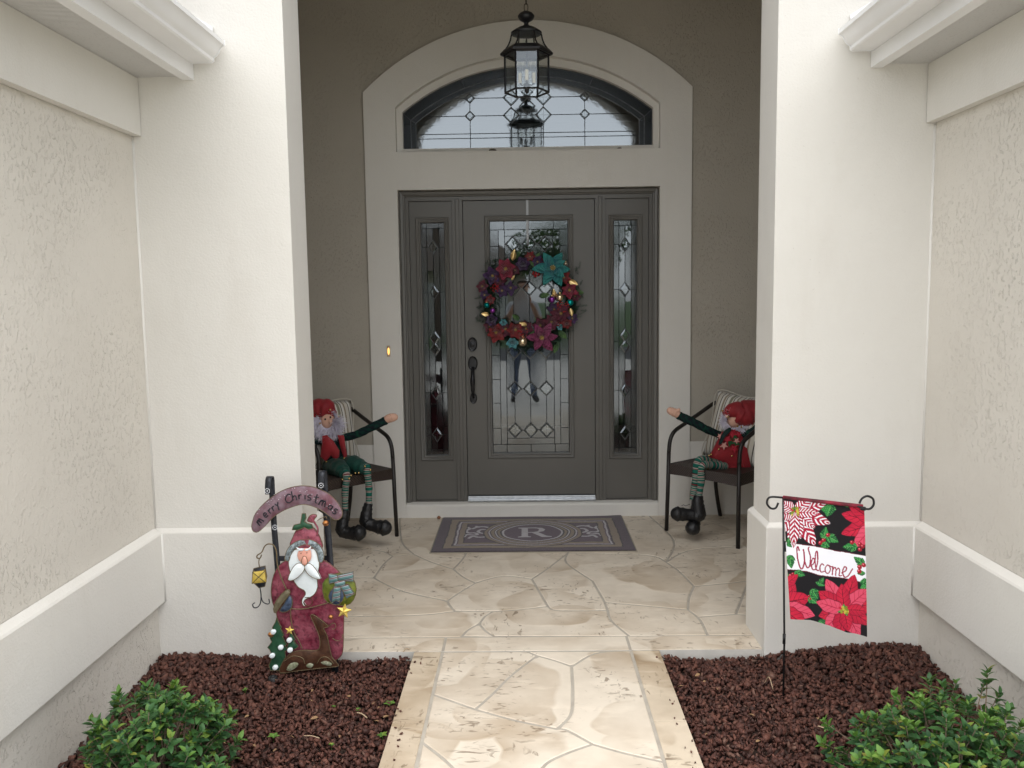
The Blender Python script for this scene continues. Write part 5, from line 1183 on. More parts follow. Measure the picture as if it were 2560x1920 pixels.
# sled runners: flat straps curled forward at the top
def strap(name, pts, w, curl):
    mb = MB(); p = [sp(*q) for q in pts]; hw = w/3.0725/600/2*1.0; hw = w*0.000529/2; n = 0; prof = []
    c = p[0]
    for i in range(13):                                      # curl: over the top and down in front
        a = math.pi*(1 - i/12)*1.15 - 0.25; prof.append((c[0], c[1] + 0.022*math.sin(a) - 0.004*(12 - i)/12, -0.024 + 0.024*-math.cos(a)*-1))
    path = [(x, z, y) for x, z, y in [(c[0] - 0.002, c[1] - 0.050, -0.046), (c[0] - 0.002, c[1] - 0.02, -0.047)]]
    for i in range(9): a = math.pi*(1 - i/8); path.append((c[0], c[1] + 0.020*math.sin(a), -0.0235 + 0.0235*math.cos(a)))
    path += [(x, z, 0.0) for x, z in p[1:]]
    vs_ = []
    for x, z, y in path: vs_ += [(x - hw - FO.x, YS0 + 0.012 + y - FO.y, z - FO.z), (x + hw - FO.x, YS0 + 0.012 + y - FO.y, z - FO.z)]
    mb.add(vs_, [(2*i, 2*i+1, 2*i+3, 2*i+2) for i in range(len(path)-1)]); o = mb.build(name, STRAP, fig, smooth=True, angle=60, fix=False)
    so = o.modifiers.new('s', 'SOLIDIFY'); so.thickness = 0.004; so.offset = 0; return o
st1 = strap('sled_runner', [(236, 128), (240, 230), (258, 520), (285, 830), (310, 1200), (330, 1640)], 46, 1)
st2 = strap('sled_runner', [(640, 85), (645, 190), (670, 520), (690, 780), (715, 1200), (730, 1640)], 50, 1)
mb = MB(); a, c = sp(285, 735), sp(700, 735); mb.box(a[0] - FO.x, c[0] - FO.x, YS0 + 0.014 - FO.y, YS0 + 0.019 - FO.y, a[1] - 0.011 - FO.z, a[1] + 0.011 - FO.z, 0.0015); mb.build('crossbar', STRAP, fig)
DOT = M('white_paint_dots', (0.7, 0.72, 0.75), rough=0.5)
for (x, y, par) in ((232, 190, st1), (640, 148, st2), (265, 490, st1)):
    mb = MB(); yoff = 0.042 if y < 300 else -0.006
    for i in range(10): a = i*0.628; q = sp(x + 18*math.cos(a), y + 18*math.sin(a)); mb.ball(loc3(q[0], q[1], 0, yoff), 0.0022, 5, (1, 0.5, 1))
    q = sp(x, y); mb.ball(loc3(q[0], q[1], 0, yoff), 0.003, 5, (1, 0.5, 1)); mb.build('painted_snowflake', DOT, par)['kind'] = 'stuff'
# banner with lettering
ban = piece('banner', [(105, 440), (130, 370), (200, 290), (300, 215), (400, 172), (500, 160), (600, 178), (700, 230), (765, 300), (795, 370), (775, 410), (740, 420), (700, 395), (650, 358), (570, 318), (490, 302), (400, 325), (320, 362), (260, 405), (200, 470), (150, 512), (115, 510), (100, 478)], BANN, 0.016, 0.009, 3, w=0.014)
INK = M('blue_black_ink', (0.008, 0.009, 0.016), rough=0.5)
GL = {'m': [[(-.42, -.35), (-.36, .3), (-.3, .1), (-.12, .35), (-.05, -.3)], [(-.06, .1), (.12, .35), (.22, .1), (.3, -.35)]], 'e': [[(-.25, 0), (.25, .08), (.15, .35), (-.15, .35), (-.28, 0), (-.15, -.3), (.25, -.25)]], 'r': [[(-.2, .35), (-.15, -.35)], [(-.18, .05), (0, .3), (.25, .3)]],
      'y': [[(-.25, .35), (-.05, 0), (.05, 0)], [(.3, .4), (0, -.1), (-.15, -.75)]], 'C': [[(.35, .45), (.05, .6), (-.35, .25), (-.4, -.2), (-.1, -.45), (.35, -.3)]], 'h': [[(-.3, .85), (-.25, -.4)], [(-.26, 0), (0, .25), (.2, .1), (.25, -.4)]], 'i': [[(0, .3), (0, -.35)]],
      's': [[(.22, .35), (-.15, .3), (-.2, .08), (.15, -.05), (.15, -.3), (-.25, -.35)]], 't': [[(0, .7), (-.02, -.3), (.2, -.4)], [(-.3, .3), (.3, .35)]], 'a': [[(.25, .3), (-.2, .25), (-.28, -.15), (0, -.3), (.25, 0), (.25, .35), (.28, -.35)]]}
for ch, x, y, ang, s in (('m', 170, 428, 47, 62), ('e', 212, 380, 42, 50), ('r', 246, 350, 38, 50), ('r', 272, 330, 34, 48), ('y', 302, 305, 30, 52), ('C', 388, 258, 16, 62), ('h', 432, 246, 8, 58), ('r', 474, 240, 4, 50), ('i', 512, 242, -2, 52), ('s', 546, 247, -6, 58), ('t', 596, 262, -12, 60), ('m', 650, 290, -22, 66), ('a', 704, 322, -32, 50), ('s', 742, 352, -38, 58)):
    ca, sa = math.cos(RAD(ang)), math.sin(RAD(ang)); mb = MB()
    for stk in GL[ch]:
        mb.tube([loc3(*sp(x + s*(px*ca - py*sa)*1.0, y - s*(px*sa + py*ca)), 0.0, 0.0262) for px, py in smooth_loop(stk, 3, False)], 0.0025, 5)
    mb.build('lettering', INK, ban)
mb = MB(); rr_ = random.Random(4)
for i in range(34):
    t = rr_.random(); x = 120 + 660*t; yc = 400 - 190*math.sin(math.pi*(0.06 + 0.88*t)) + (-10 if 0.2 < t < 0.8 else 20); q = sp(x, yc + rr_.uniform(-45, 45)*0.7); mb.ball(loc3(q[0], q[1], 0, 0.0255), rr_.uniform(0.0010, 0.0020), 5, (1, 0.5, 1))
mb.build('snow_specks', DOT, ban)['kind'] = 'stuff'
# robe
robe = piece('robe', [(335, 750), (285, 800), (252, 880), (240, 980), (252, 1065), (278, 1130), (290, 1250), (298, 1400), (310, 1540), (420, 1560), (560, 1530), (700, 1520), (762, 1488), (790, 1440), (797, 1300), (800, 1100), (795, 1000), (800, 900), (772, 840), (720, 790), (650, 742), (560, 715), (420, 715)], ROBE, 0.0, 0.015, 3, cell=0.012, w=0.03)
piece('hood', [(392, 625), (410, 560), (440, 500), (480, 472), (530, 468), (575, 490), (605, 530), (628, 580), (638, 640), (560, 690), (460, 690)], ROBE, 0.010, 0.014, 3)
wire('hood_tail', [(600, 540), (605, 490), (585, 450), (572, 430)], 0.016, 0.004, ROBE); piece('hood_tip', [(525, 430), (535, 400), (560, 380), (588, 382), (596, 395), (580, 415), (572, 440), (550, 442)], ROBE, 0.014, 0.006, 3)
piece('holly', [(488, 370), (514, 370), (520, 405), (506, 430), (530, 445), (562, 452), (572, 482), (535, 490), (506, 474), (455, 496), (411, 495), (420, 470), (428, 456), (474, 446), (482, 412)], GRN, 0.022, 0.005, 1)
piece('fur_trim', [(355, 712), (370, 655), (400, 612), (450, 580), (510, 565), (570, 575), (622, 610), (650, 660), (656, 705), (640, 742), (615, 735), (606, 690), (590, 650), (545, 612), (510, 605), (460, 622), (425, 650), (400, 690), (388, 730), (365, 728)], FURM, 0.022, 0.010, 2, w=0.01)
piece('beard', [(386, 700), (402, 665), (450, 640), (510, 632), (560, 630), (600, 655), (617, 710), (617, 780), (602, 850), (606, 930), (582, 985), (545, 1010), (508, 1028), (502, 1050), (516, 1068), (500, 1077), (486, 1050), (492, 1018), (515, 985), (502, 955), (462, 935), (428, 890), (402, 830), (386, 770)], WHT, 0.020, 0.007, 2)
fc = piece('face', [(460, 665), (480, 638), (520, 630), (550, 640), (562, 675), (556, 720), (525, 742), (485, 735), (462, 705)], FLESH, 0.034, 0.006, 2, wire=False)
piece('nose', [(502, 690), (528, 690), (538, 735), (516, 756), (494, 738)], FLESH, 0.040, 0.008, 2, parent=fc)
for x, y in ((488, 664), (533, 660)):
    q = sp(x, y); mb = MB(); mb.ball(loc3(q[0], q[1], 0, 0.0405), 0.0022, 6); mb.build('eye', BEAD, fc)
piece('moustache', [(512, 757), (490, 740), (452, 745), (415, 790), (388, 866), (430, 868), (480, 832), (511, 792)], WHT, 0.037, 0.006, 2); piece('moustache', [(516, 757), (545, 740), (576, 756), (610, 800), (638, 856), (600, 858), (550, 832), (520, 792)], WHT, 0.037, 0.006, 2)
piece('eyebrow', [(454, 620), (474, 628), (506, 628), (505, 642), (478, 644)], WHT, 0.042, 0.003, 2, wire=False); piece('eyebrow', [(518, 632), (545, 626), (562, 608), (562, 628), (540, 642), (520, 642)], WHT, 0.042, 0.003, 2, wire=False)
piece('mitten', [(318, 1110), (355, 1050), (390, 992), (414, 1022), (412, 1078), (372, 1116)], BLU, 0.026, 0.010, 2); piece('mitten_cuff', [(276, 1090), (300, 1022), (370, 946), (400, 952), (395, 985), (340, 1050), (292, 1122)], CUFF, 0.034, 0.010, 2)
gw = piece('gift_wreath', [(645, 905), (690, 855), (770, 825), (870, 862), (902, 945), (880, 1030), (822, 1072), (720, 1060), (658, 1020)], OLIVE, 0.022, 0.014, 2, w=0.012)
piece('wreath_center', [(695, 990), (730, 930), (790, 930), (815, 990), (780, 1050), (725, 1050)], BLU, 0.036, 0.004, 2, parent=gw)
for pts in ([(698, 818), (768, 828), (772, 878), (703, 894)], [(764, 828), (886, 803), (888, 876), (770, 872)], [(740, 872), (826, 868), (824, 916), (748, 922)], [(738, 912), (792, 920), (784, 1034), (754, 1018), (722, 1042)], [(788, 912), (846, 896), (894, 970), (836, 1006)]): piece('ribbon', pts, RIBB, 0.042, 0.006, 1, parent=gw)
def star(cx, cy, R, rot=0.1):
    pts = []
    for i in range(10): a = -math.pi/2 + math.pi*i/5 + rot; r = R if i % 2 == 0 else R*0.46; pts.append((cx + r*math.cos(a), cy + r*math.sin(a)))
    poly = [sp(*p) for p in pts]; c = sp(cx, cy); mb = MB(); vs_ = [loc3(x, z, 0.0, 0.044) for x, z in poly] + [loc3(c[0], c[1], 0.012, 0.044), loc3(c[0], c[1], -0.004, 0.044)]
    mb.add(vs_, [(i, (i+1) % 10, 10) for i in range(10)] + [((i+1) % 10, i, 11) for i in range(10)]); mb.build('star', YEL, fig)
star(816, 1100, 60, 0.15); star(403, 1246, 36, 0.1)
wire('belt_rope', [(400, 1092), (470, 1098), (560, 1085), (690, 1048)], 0.026, 0.0022, ROPE); wire('robe_rope', [(402, 1092), (405, 1180), (430, 1280), (465, 1340), (490, 1400)], 0.026, 0.0022, ROPE); wire('button_ring', [(510, 1010), (550, 1010), (568, 1040), (550, 1070), (512, 1066), (500, 1040)], 0.027, 0.0018, BRN)
wire('scroll_wire', [(690, 1230), (720, 1205), (745, 1215), (740, 1245), (715, 1250)], 0.026, 0.0016, ROPE); wire('scroll_wire', [(720, 1320), (760, 1340), (795, 1320), (795, 1290)], 0.026, 0.0016, ROPE)
tree = piece('small_fir', [(405, 1262), (440, 1330), (425, 1335), (462, 1382), (430, 1402), (372, 1400), (392, 1345), (382, 1340)], GRN, 0.028, 0.006, 1)
tree = piece('fir_tree', [(300, 1160), (322, 1212), (336, 1232), (328, 1240), (355, 1292), (342, 1300), (376, 1362), (360, 1370), (388, 1402), (362, 1412), (372, 1490), (340, 1560), (252, 1560), (240, 1520), (268, 1452), (246, 1400), (230, 1385), (262, 1342), (248, 1312), (276, 1262), (266, 1232), (290, 1192)], GRN, 0.032, 0.008, 1)
for x, y in ((278, 1260), (335, 1378), (400, 1322), (405, 1398), (270, 1440), (293, 1530)): piece('snow_dab', [(x - 20, y - 4), (x - 8, y - 18), (x + 14, y - 16), (x + 21, y + 2), (x + 6, y + 18), (x - 14, y + 15)], WHT, 0.044, 0.004, 2, wire=False)
deer = piece('reindeer', [(325, 1576), (340, 1502), (390, 1440), (450, 1410), (530, 1404), (605, 1406), (630, 1370), (625, 1300), (602, 1240), (585, 1200), (560, 1146), (572, 1132), (622, 1162), (680, 1208), (692, 1226), (656, 1238), (682, 1290), (702, 1380), (722, 1460), (772, 1520), (705, 1532), (560, 1548), (430, 1564)], BRN, 0.034, 0.012, 2)
SPOT = patina('lichen_spots', (0.22, 0.24, 0.14), (0.35, 0.36, 0.26), (0.08, 0.06, 0.03), 60)
for pts in ([(380, 1545), (400, 1505), (440, 1488), (470, 1500), (450, 1530), (410, 1552)], [(528, 1512), (555, 1495), (582, 1505), (575, 1525), (545, 1530)], [(640, 1490), (680, 1480), (720, 1498), (715, 1515), (670, 1508)]): piece('coat_patch', pts, SPOT, 0.044, 0.003, 2, parent=deer, wire=False)
wire('haunch_wire', [(360, 1480), (430, 1440), (500, 1455), (520, 1500)], 0.046, 0.0016, ROPE, deer); wire('haunch_wire', [(610, 1500), (640, 1455), (690, 1450), (740, 1500)], 0.046, 0.0016, ROPE, deer)
wire('lantern_rope', [(372, 945), (330, 850), (302, 750), (296, 660), (275, 610), (235, 598), (205, 618), (185, 660), (150, 685), (150, 705), (172, 705), (182, 680)], 0.030, 0.0028, ROPE)
wire('lantern_chain', [(166, 705), (162, 740), (166, 772)], 0.03, 0.0022, ROPE)
ln = piece('sled_lantern', [(120, 788), (205, 768), (220, 850), (205, 925), (160, 936), (122, 900), (110, 840)], STRAP, 0.024, 0.010, 1); piece('lantern_glass', [(118, 806), (210, 794), (221, 885), (112, 898)], YEL, 0.034, 0.004, 1, parent=ln)
for a, c in (((120, 808), (216, 884)), ((212, 798), (116, 894))): wire('lantern_bar', [a, c], 0.0405, 0.0012, STRAP, ln)
wire('shepherd_hook', [(168, 932), (176, 990), (172, 1050), (150, 1082), (122, 1085), (112, 1062), (130, 1048)], 0.026, 0.0025, STRAP); wire('shepherd_hook', [(176, 1000), (190, 1040), (222, 1058), (240, 1050), (236, 1020)], 0.026, 0.0022, STRAP)
wire('bell_wire', [(605, 425), (625, 410), (650, 400), (672, 395), (676, 412)], 0.022, 0.0016, ROPE)
for x, y, r in ((673, 438, 25), (256, 1285, 24), (712, 1152, 20)):
    q = sp(x, y); mb = MB(); c = loc3(q[0], q[1], 0, 0.034); R = r*0.000529; mb.ball(c, R, 12, (1, 0.9, 0.95)); bl = mb.build('jingle_bell', COPP, fig, smooth=True)
    mb = MB(); mb.lathe([(R*1.05, -0.0012), (R*1.05, 0.0012)], 14, c); mb.build('bell_seam', BRN, bl)

# ================================================================== garden flag on its iron stand
PB = Vector((0.975, -2.62, -0.06)); PT = at_y(1958, 1245, -2.62); PR = at_y(2160, 1268, -2.80)
IRON = M('black_iron_rod', (0.010, 0.010, 0.011), (0.016, 0.016, 0.017), scale=40, rough=0.4, metal=0.4)
stand = empty('flag_stand', PB, 0, 'black iron garden flag stand with curled hooks in the right mulch bed', 'flag stand')
mb = MB(); top = Vector((PT.x - PB.x, 0, PT.z - PB.z + 0.004)); mb.tube([(0, 0, -0.12), (0, 0, 0.25), tuple(top)], 0.0042, 8); mb.build('pole', IRON, stand, smooth=True)
for z in (0.255, 0.63): mb = MB(); mb.tube([(-0.001, 0, z - 0.02), (-0.001, 0, z + 0.02)], 0.0062, 8); mb.build('coupling', IRON, stand, smooth=True)
def sc(x, y, Y): return at_y(1880 + x/2.962, 1220 + y/2.962, Y) - PB
e = PR - PT; e.z = 0
bar = smooth_loop([tuple(sc(x, y, -2.615)) for x, y in ((195, 110), (175, 148), (140, 150), (112, 118), (118, 80), (150, 66), (235, 72))], 5, False) + [tuple(PT - PB + Vector((0, 0, 0.004)) + (PR - PT)*t) for t in (0.3, 0.6, 0.9)] + smooth_loop([tuple(sc(x, y, -2.81)) for x, y in ((825, 152), (870, 155), (900, 125), (895, 80), (855, 60), (815, 78), (795, 115))], 5, False)
mb = MB(); mb.tube(bar, 0.0042, 8); mb.build('cross_bar', IRON, stand, smooth=True)
mb = MB(); p = sc(822, 152, -2.808); mb.tube([p - Vector((0.008, -0.004, 0)), p + Vector((0.008, -0.004, 0))], 0.0075, 8); mb.build('rubber_stop', M('black_rubber', (0.012, 0.012, 0.012), rough=0.8), stand, smooth=True)
mb = MB(); mb.tube([(-0.035, 0.0, 0.0), (0.03, 0.0, 0.004)], 0.004, 6); mb.tube([(0.0, -0.03, 0.002), (0.0, 0.02, 0.002)], 0.004, 6); mb.build('foot_prong', IRON, stand)
# cloth: colour painted as a print on a fine grid
NS, NT = 210, 310
S, T = np.meshgrid(np.linspace(0, 1, NS), np.linspace(0, 1, NT), indexing='ij')
XL, XR = 235 + (302-235)*T, 820 + (851-820)*T; YT = 65 + 70*S; YBm = 955 + 127*S + np.interp(S, [0, 0.25, 0.5, 0.72, 1.0], [0, -14, 5, 30, 0])
FX = XL + (XR - XL)*S; FY = YT + (YBm - YT)*T
fpz = Paint(FX, FY, lin(22, 20, 24)); R1, R2, R3, R4 = lin(206, 36, 64), lin(166, 22, 54), lin(216, 78, 104), lin(104, 12, 36); GRA, GRB = lin(44, 128, 62), lin(20, 84, 44); WW = lin(236, 236, 242)
def petalp(cx, cy, ang, L, W, style, seed):
    a = RAD(ang); u = ((fpz.X - cx)*math.cos(a) + (fpz.Y - cy)*math.sin(a))/L; w = (-(fpz.X - cx)*math.sin(a) + (fpz.Y - cy)*math.cos(a))
    prof = W*np.sin(np.pi*np.clip(u, 0, 1)**0.85)**0.8*(1 + 0.07*np.sin(u*15 + seed)); m = (u > 0) & (u < 1) & (np.abs(w) < prof)
    q = w/(prof + 1e-6)
    if style == 'red': c1, c2, vein = R1, R2, R4; base = np.array(c1)*(1 - np.clip(np.abs(q)*0.55 + 0.25*(q > 0), 0, 1))[..., None] + np.array(c2)*np.clip(np.abs(q)*0.55 + 0.25*(q > 0), 0, 1)[..., None]
    elif style == 'pink': base = np.tile(np.array(R3), u.shape + (1,)); vein = R2
    elif style == 'green': base = np.array(GRA)*(q > 0)[..., None] + np.array(GRB)*(q <= 0)[..., None]; vein = lin(120, 190, 110)
    else:
        st = np.sin((u*7.5 - np.abs(q)*1.3)*2*np.pi) > 0.3; base = np.where(st[..., None], np.array(WW), np.array(R2)); vein = R2
    vv = (np.abs(q) < 0.05) | ((np.abs(((u*6 - np.abs(q)*1.2) % 1) - 0.5) < 0.045) & (style != 'stripe'))
    base = np.where(vv[..., None], np.array(vein), base); base = np.where((np.abs(q) > 0.93)[..., None], np.array(R4 if style in ('red', 'pink', 'stripe') else GRB), base)
    fpz.C[m] = base[m]
def poin(cx, cy, pet, style):
    for i, (a, L, W) in enumerate(pet): petalp(cx, cy, a, L, W, style if not isinstance(style, list) else style[i % len(style)], i)
    rr = random.Random(int(cx))
    for i in range(7): petalp(cx, cy, i*51 + 10, 50, 10, 'green' if i % 2 else 'red', i)
    for i in range(14): fpz.disc(cx + rr.uniform(-24, 24), cy + rr.uniform(-30, 26), 9, [lin(190, 180, 70), lin(150, 150, 50), lin(120, 130, 40)][i % 3])
def holly(cx, cy, a, L): petalp(cx, cy, a, L, L*0.28, 'green', 5); petalp(cx, cy, a + 38, L*0.6, L*0.14, 'green', 2); petalp(cx, cy, a - 38, L*0.6, L*0.14, 'green', 3)
def berryp(x, y, r=17): fpz.disc(x, y, r, lin(150, 20, 40)); fpz.disc(x - 5, y - 5, r*0.35, lin(230, 120, 130))
petalp(500, 120, 15, 130, 42, 'green', 1); petalp(590, 120, 110, 90, 36, 'green', 2); petalp(760, 110, 190, 130, 36, 'green', 2)
poin(330, 165, [(20, 270, 58), (60, 290, 60), (95, 260, 55), (130, 210, 52), (-15, 240, 50), (-45, 180, 46), (165, 150, 45), (215, 130, 45), (40, 190, 40), (78, 200, 42), (5, 170, 38)], 'stripe')
poin(905, 250, [(160, 260, 62), (195, 250, 60), (130, 240, 60), (215, 240, 52), (100, 220, 60)], ['red', 'red', 'pink'])
holly(535, 370, -80, 90); holly(560, 350, 30, 95); holly(550, 390, 95, 85); holly(770, 430, 175, 100); holly(280, 400, -90, 50)
for x, y in ((567, 342), (535, 380), (512, 398), (735, 400), (790, 410), (790, 450), (810, 425)): berryp(x, y, 15)
band = [(255, 390), (320, 395), (420, 412), (500, 432), (640, 470), (760, 490), (845, 497), (850, 694), (760, 685), (640, 660), (560, 648), (500, 637), (420, 602), (350, 588), (262, 585)]
fpz.poly([(x, y - 5 if i < 7 else y + 5) for i, (x, y) in enumerate(band)], R4); fpz.poly(band, WW)
petalp(280, 620, 60, 80, 20, 'green', 0); holly(330, 605, 20, 80); holly(290, 480, 80, 100); holly(270, 390, 40, 50); berryp(300, 632, 14); berryp(318, 620, 12); petalp(330, 165, 92, 265, 40, 'stripe', 4)
petalp(240, 860, -60, 190, 55, 'red', 1); petalp(240, 830, -8, 200, 72, 'red', 2); petalp(240, 850, 22, 250, 62, 'pink', 3); petalp(240, 870, 40, 220, 62, 'red', 4); petalp(240, 850, 75, 120, 50, 'red', 6); petalp(240, 720, -40, 150, 40, 'red', 6)
holly(450, 740, 60, 90); holly(510, 700, -60, 50); holly(430, 800, 40, 80); petalp(500, 980, 40, 90, 34, 'green', 1); petalp(850, 700, 190, 60, 36, 'green', 1); petalp(850, 720, 160, 60, 30, 'green', 1); petalp(480, 690, 25, 70, 18, 'green', 1)
for x, y in ((432, 790), (440, 812)): berryp(x, y, 8)
poin(680, 910, [(-75, 280, 66), (-118, 270, 62), (-140, 235, 62), (168, 185, 62), (135, 190, 62), (100, 180, 66), (60, 220, 70), (20, 210, 62), (-20, 230, 66), (-45, 250, 62), (-95, 200, 50), (-160, 210, 55), (-5, 180, 46), (80, 160, 46)], ['red', 'pink', 'red', 'red', 'pink'])
INKR = lin(150, 40, 68)
for stk, w in (([(362, 445), (352, 418), (345, 440), (352, 510), (372, 578), (390, 570), (400, 510), (392, 440)], 9), ([(394, 450), (400, 520), (416, 572), (434, 566), (441, 500), (426, 440), (432, 425)], 8), ([(440, 566), (464, 548), (470, 520), (456, 512), (446, 550), (456, 592), (476, 596)], 8), ([(476, 596), (492, 540), (490, 468), (479, 468), (474, 530), (482, 594), (500, 604)], 8), ([(536, 566), (522, 556), (508, 582), (516, 616), (542, 612)], 8), ([(562, 566), (546, 590), (552, 622), (570, 628), (584, 602), (576, 572), (562, 566), (600, 584)], 7),
                   ([(602, 580), (598, 640)], 8), ([(600, 606), (616, 586), (624, 602), (621, 645)], 7), ([(623, 614), (641, 592), (650, 612), (646, 648), (664, 650)], 7), ([(664, 632), (691, 614), (696, 592), (682, 586), (670, 622), (681, 660), (706, 654), (738, 598)], 8)):
    fpz.stroke(smooth_loop(stk, 4, False), w*1.15, INKR)
holly(820, 560, 215, 90); petalp(830, 620, 170, 60, 18, 'green', 1); holly(835, 660, 120, 50)
for x, y in ((788, 580), (786, 612), (818, 562)): berryp(x, y, 17)
# cloth surface in 3-D
tl, tr, bl_, br = PT, PR, Vector((1.003, -2.622, 0.284)), Vector((1.226, -2.802, 0.284))
A = lambda q: np.array(q)
Pf = (1-S)[..., None]*(1-T)[..., None]*A(tl) + S[..., None]*(1-T)[..., None]*A(tr) + (1-S)[..., None]*T[..., None]*A(bl_) + S[..., None]*T[..., None]*A(br)
nrm = np.cross(A(tr) - A(tl), A(bl_) - A(tl)); nrm /= np.linalg.norm(nrm); nrm = nrm if nrm[1] < 0 else -nrm
wave = (0.014*np.sin(S*5.2 + 0.6 + T*0.8) + 0.006*np.sin(S*11 + 2*T))*(0.25 + 0.75*T)
Pf = Pf + wave[..., None]*nrm; Pf[..., 2] += np.interp(S, [0, 0.25, 0.5, 0.72, 1.0], [0.0, 0.006, 0.0, -0.016, -0.004])*T**2
FC = print_mat('printed_flag_cloth', 0.75, 0.25, 500, 0.0005, 0.1)
b = FC.node_tree.nodes['Principled BSDF']; 
flag = empty('garden_flag', PT, 0, 'printed poinsettia garden flag reading Welcome hanging from the iron stand', 'flag')
fo = grid_obj('cloth', Pf - A(PT), fpz.C, FC, flag)
mb = MB(); mb.tube([tuple((PT + (PR - PT)*t) - PT + Vector((0, 0, 0.003))) for t in (0.0, 0.33, 0.66, 0.985)], 0.0072, 8); mb.build('pole_sleeve', M('flag_sleeve_cloth', (0.40, 0.02, 0.05), (0.05, 0.01, 0.015), scale=14, rough=0.8), flag, smooth=True)
# ================================================================== shrubs, weeds and litter in the beds
def leaf_mat(name, a, b, c):
    m, nt, bs = new_mat(name); bs.inputs['Roughness'].default_value = 0.5; bs.inputs['Specular IOR Level'].default_value = 0.35
    oi = nt.nodes.new('ShaderNodeObjectInfo'); ge = nt.nodes.new('ShaderNodeNewGeometry')
    r = math_(nt, 'FRACT', math_(nt, 'ADD', oi.outputs['Random'], ge.outputs['Random Per Island']))
    nt.links.new(ramp(nt, r, [(0.0, a), (0.5, b), (0.86, c), (0.97, (0.16, 0.24, 0.035)), (1.0, (0.30, 0.27, 0.05))]), bs.inputs['Base Color'])
    tr = nt.nodes.new('ShaderNodeBsdfTranslucent'); tr.inputs[0].default_value = (0.10, 0.20, 0.03, 1); mx = nt.nodes.new('ShaderNodeMixShader'); mx.inputs[0].default_value = 0.22
    nt.links.new(bs.outputs[0], mx.inputs[1]); nt.links.new(tr.outputs[0], mx.inputs[2]); nt.links.new(mx.outputs[0], nt.nodes['Material Output'].inputs[0]); return m
LEAF_D = leaf_mat('azalea_leaf', (0.018, 0.060, 0.022), (0.040, 0.115, 0.034), (0.075, 0.170, 0.045)); LEAF_Y = leaf_mat('young_azalea_leaf', (0.075, 0.17, 0.03), (0.10, 0.21, 0.035), (0.14, 0.26, 0.05))
BARK = M('shrub_twig', (0.11, 0.075, 0.05), (0.17, 0.13, 0.09), scale=60, rough=0.9)
LV = []                                              # one leaf: folded oval, grows along +X, normal +Z
for i in range(5):
    t = i/4; w = 0.27*math.sin(math.pi*min(0.999, t**0.78 + 0.001))**0.75 if 0 < i < 4 else 0.015
    z = 0.16*t - 0.26*t*t
    LV += [(t, -w, z + 0.32*w), (t, 0, z), (t, w, z + 0.32*w)]
LF = [(3*i+j, 3*i+3+j, 3*i+4+j, 3*i+1+j) for i in range(4) for j in range(2)]
LVn, LFn = np.array(LV), np.array(LF)
def leaf_me(m): me = bpy.data.meshes.new('leaf'); me.from_pydata(LV, [], LF); me.materials.append(m); me.shade_smooth(); return me
LME, LMEY = leaf_me(LEAF_D), leaf_me(LEAF_Y)
def shrub(name, label, c, tips, seed):
    root = empty(name, (c[0], c[1], -0.05), 0, label, 'shrub', 'low shrubs at the front of the mulch beds'); r = np.random.default_rng(seed); C0 = np.array((c[0], c[1], -0.05)); leaves = []; br = MB()
    for tip, ysh in tips:
        tip = np.array(tip); base = C0 + np.array((r.normal()*0.03, r.normal()*0.03, 0)); mid = base*0.45 + tip*0.55 + np.array((0, 0, -0.03)) + r.normal(size=3)*0.012
        ax = tip - mid; ax /= np.linalg.norm(ax); ax = ax*0.8 + np.array((0, 0, 0.5)); ax /= np.linalg.norm(ax)
        br.tube([tuple(base - C0), tuple(mid - C0), tuple(tip - C0)], [0.0042, 0.0026, 0.0014], 5)
        n1 = np.cross(ax, r.normal(size=3)); n1 /= np.linalg.norm(n1); n2 = np.cross(ax, n1); nl = r.integers(11, 17)
        for k in range(nl):
            t = k/nl; a = k*2.4 + r.normal()*0.25; el = 0.12 + 0.95*t + r.normal()*0.15           # lower leaves flat, tip leaves upright
            d = (n1*math.cos(a) + n2*math.sin(a))*math.cos(el) + ax*math.sin(el); d /= np.linalg.norm(d)
            up = ax - d*ax.dot(d); up /= np.linalg.norm(up); sd = np.cross(up, d)
            L = (0.041 - 0.016*t)*r.uniform(0.55, 1.3); p = tip - ax*0.05*(1 - t)**1.3 + d*0.002
            Mx = np.eye(4); Mx[:3, 0] = d*L; Mx[:3, 1] = sd*L*r.uniform(0.85, 1.15); Mx[:3, 2] = up*L; Mx[:3, 3] = p - C0
            leaves.append((Mx, ysh and t > 0.35 or (t > 0.8 and r.random() < 0.5)))
    br.build('branches', BARK, root, smooth=True)['kind'] = 'stuff'
    cw = np.array(CAM); order = sorted(range(len(leaves)), key=lambda i: float(np.linalg.norm(leaves[i][0][:3, 3] + C0 - cw)) - 0.35*leaves[i][0][2, 3])
    for i in order[:290]:
        Mx, yv = leaves[i]; o = link('leaf', LMEY if yv else LME, root); o.matrix_local = Matrix(Mx.tolist())
    for yv, m in ((False, LEAF_D), (True, LEAF_Y)):
        idx = [i for i in order[290:] if bool(leaves[i][1]) == yv]
        if not idx: continue
        Ms = np.array([leaves[i][0] for i in idx]); hv = np.concatenate([LVn, np.ones((len(LVn), 1))], 1)
        V = np.einsum('nij,mj->nmi', Ms, hv)[..., :3].reshape(-1, 3); F = (LFn[None] + (np.arange(len(idx))*len(LVn))[:, None, None]).reshape(-1, 4)
        np_mesh('foliage', V, F, m, root, True)['kind'] = 'stuff'
    return root
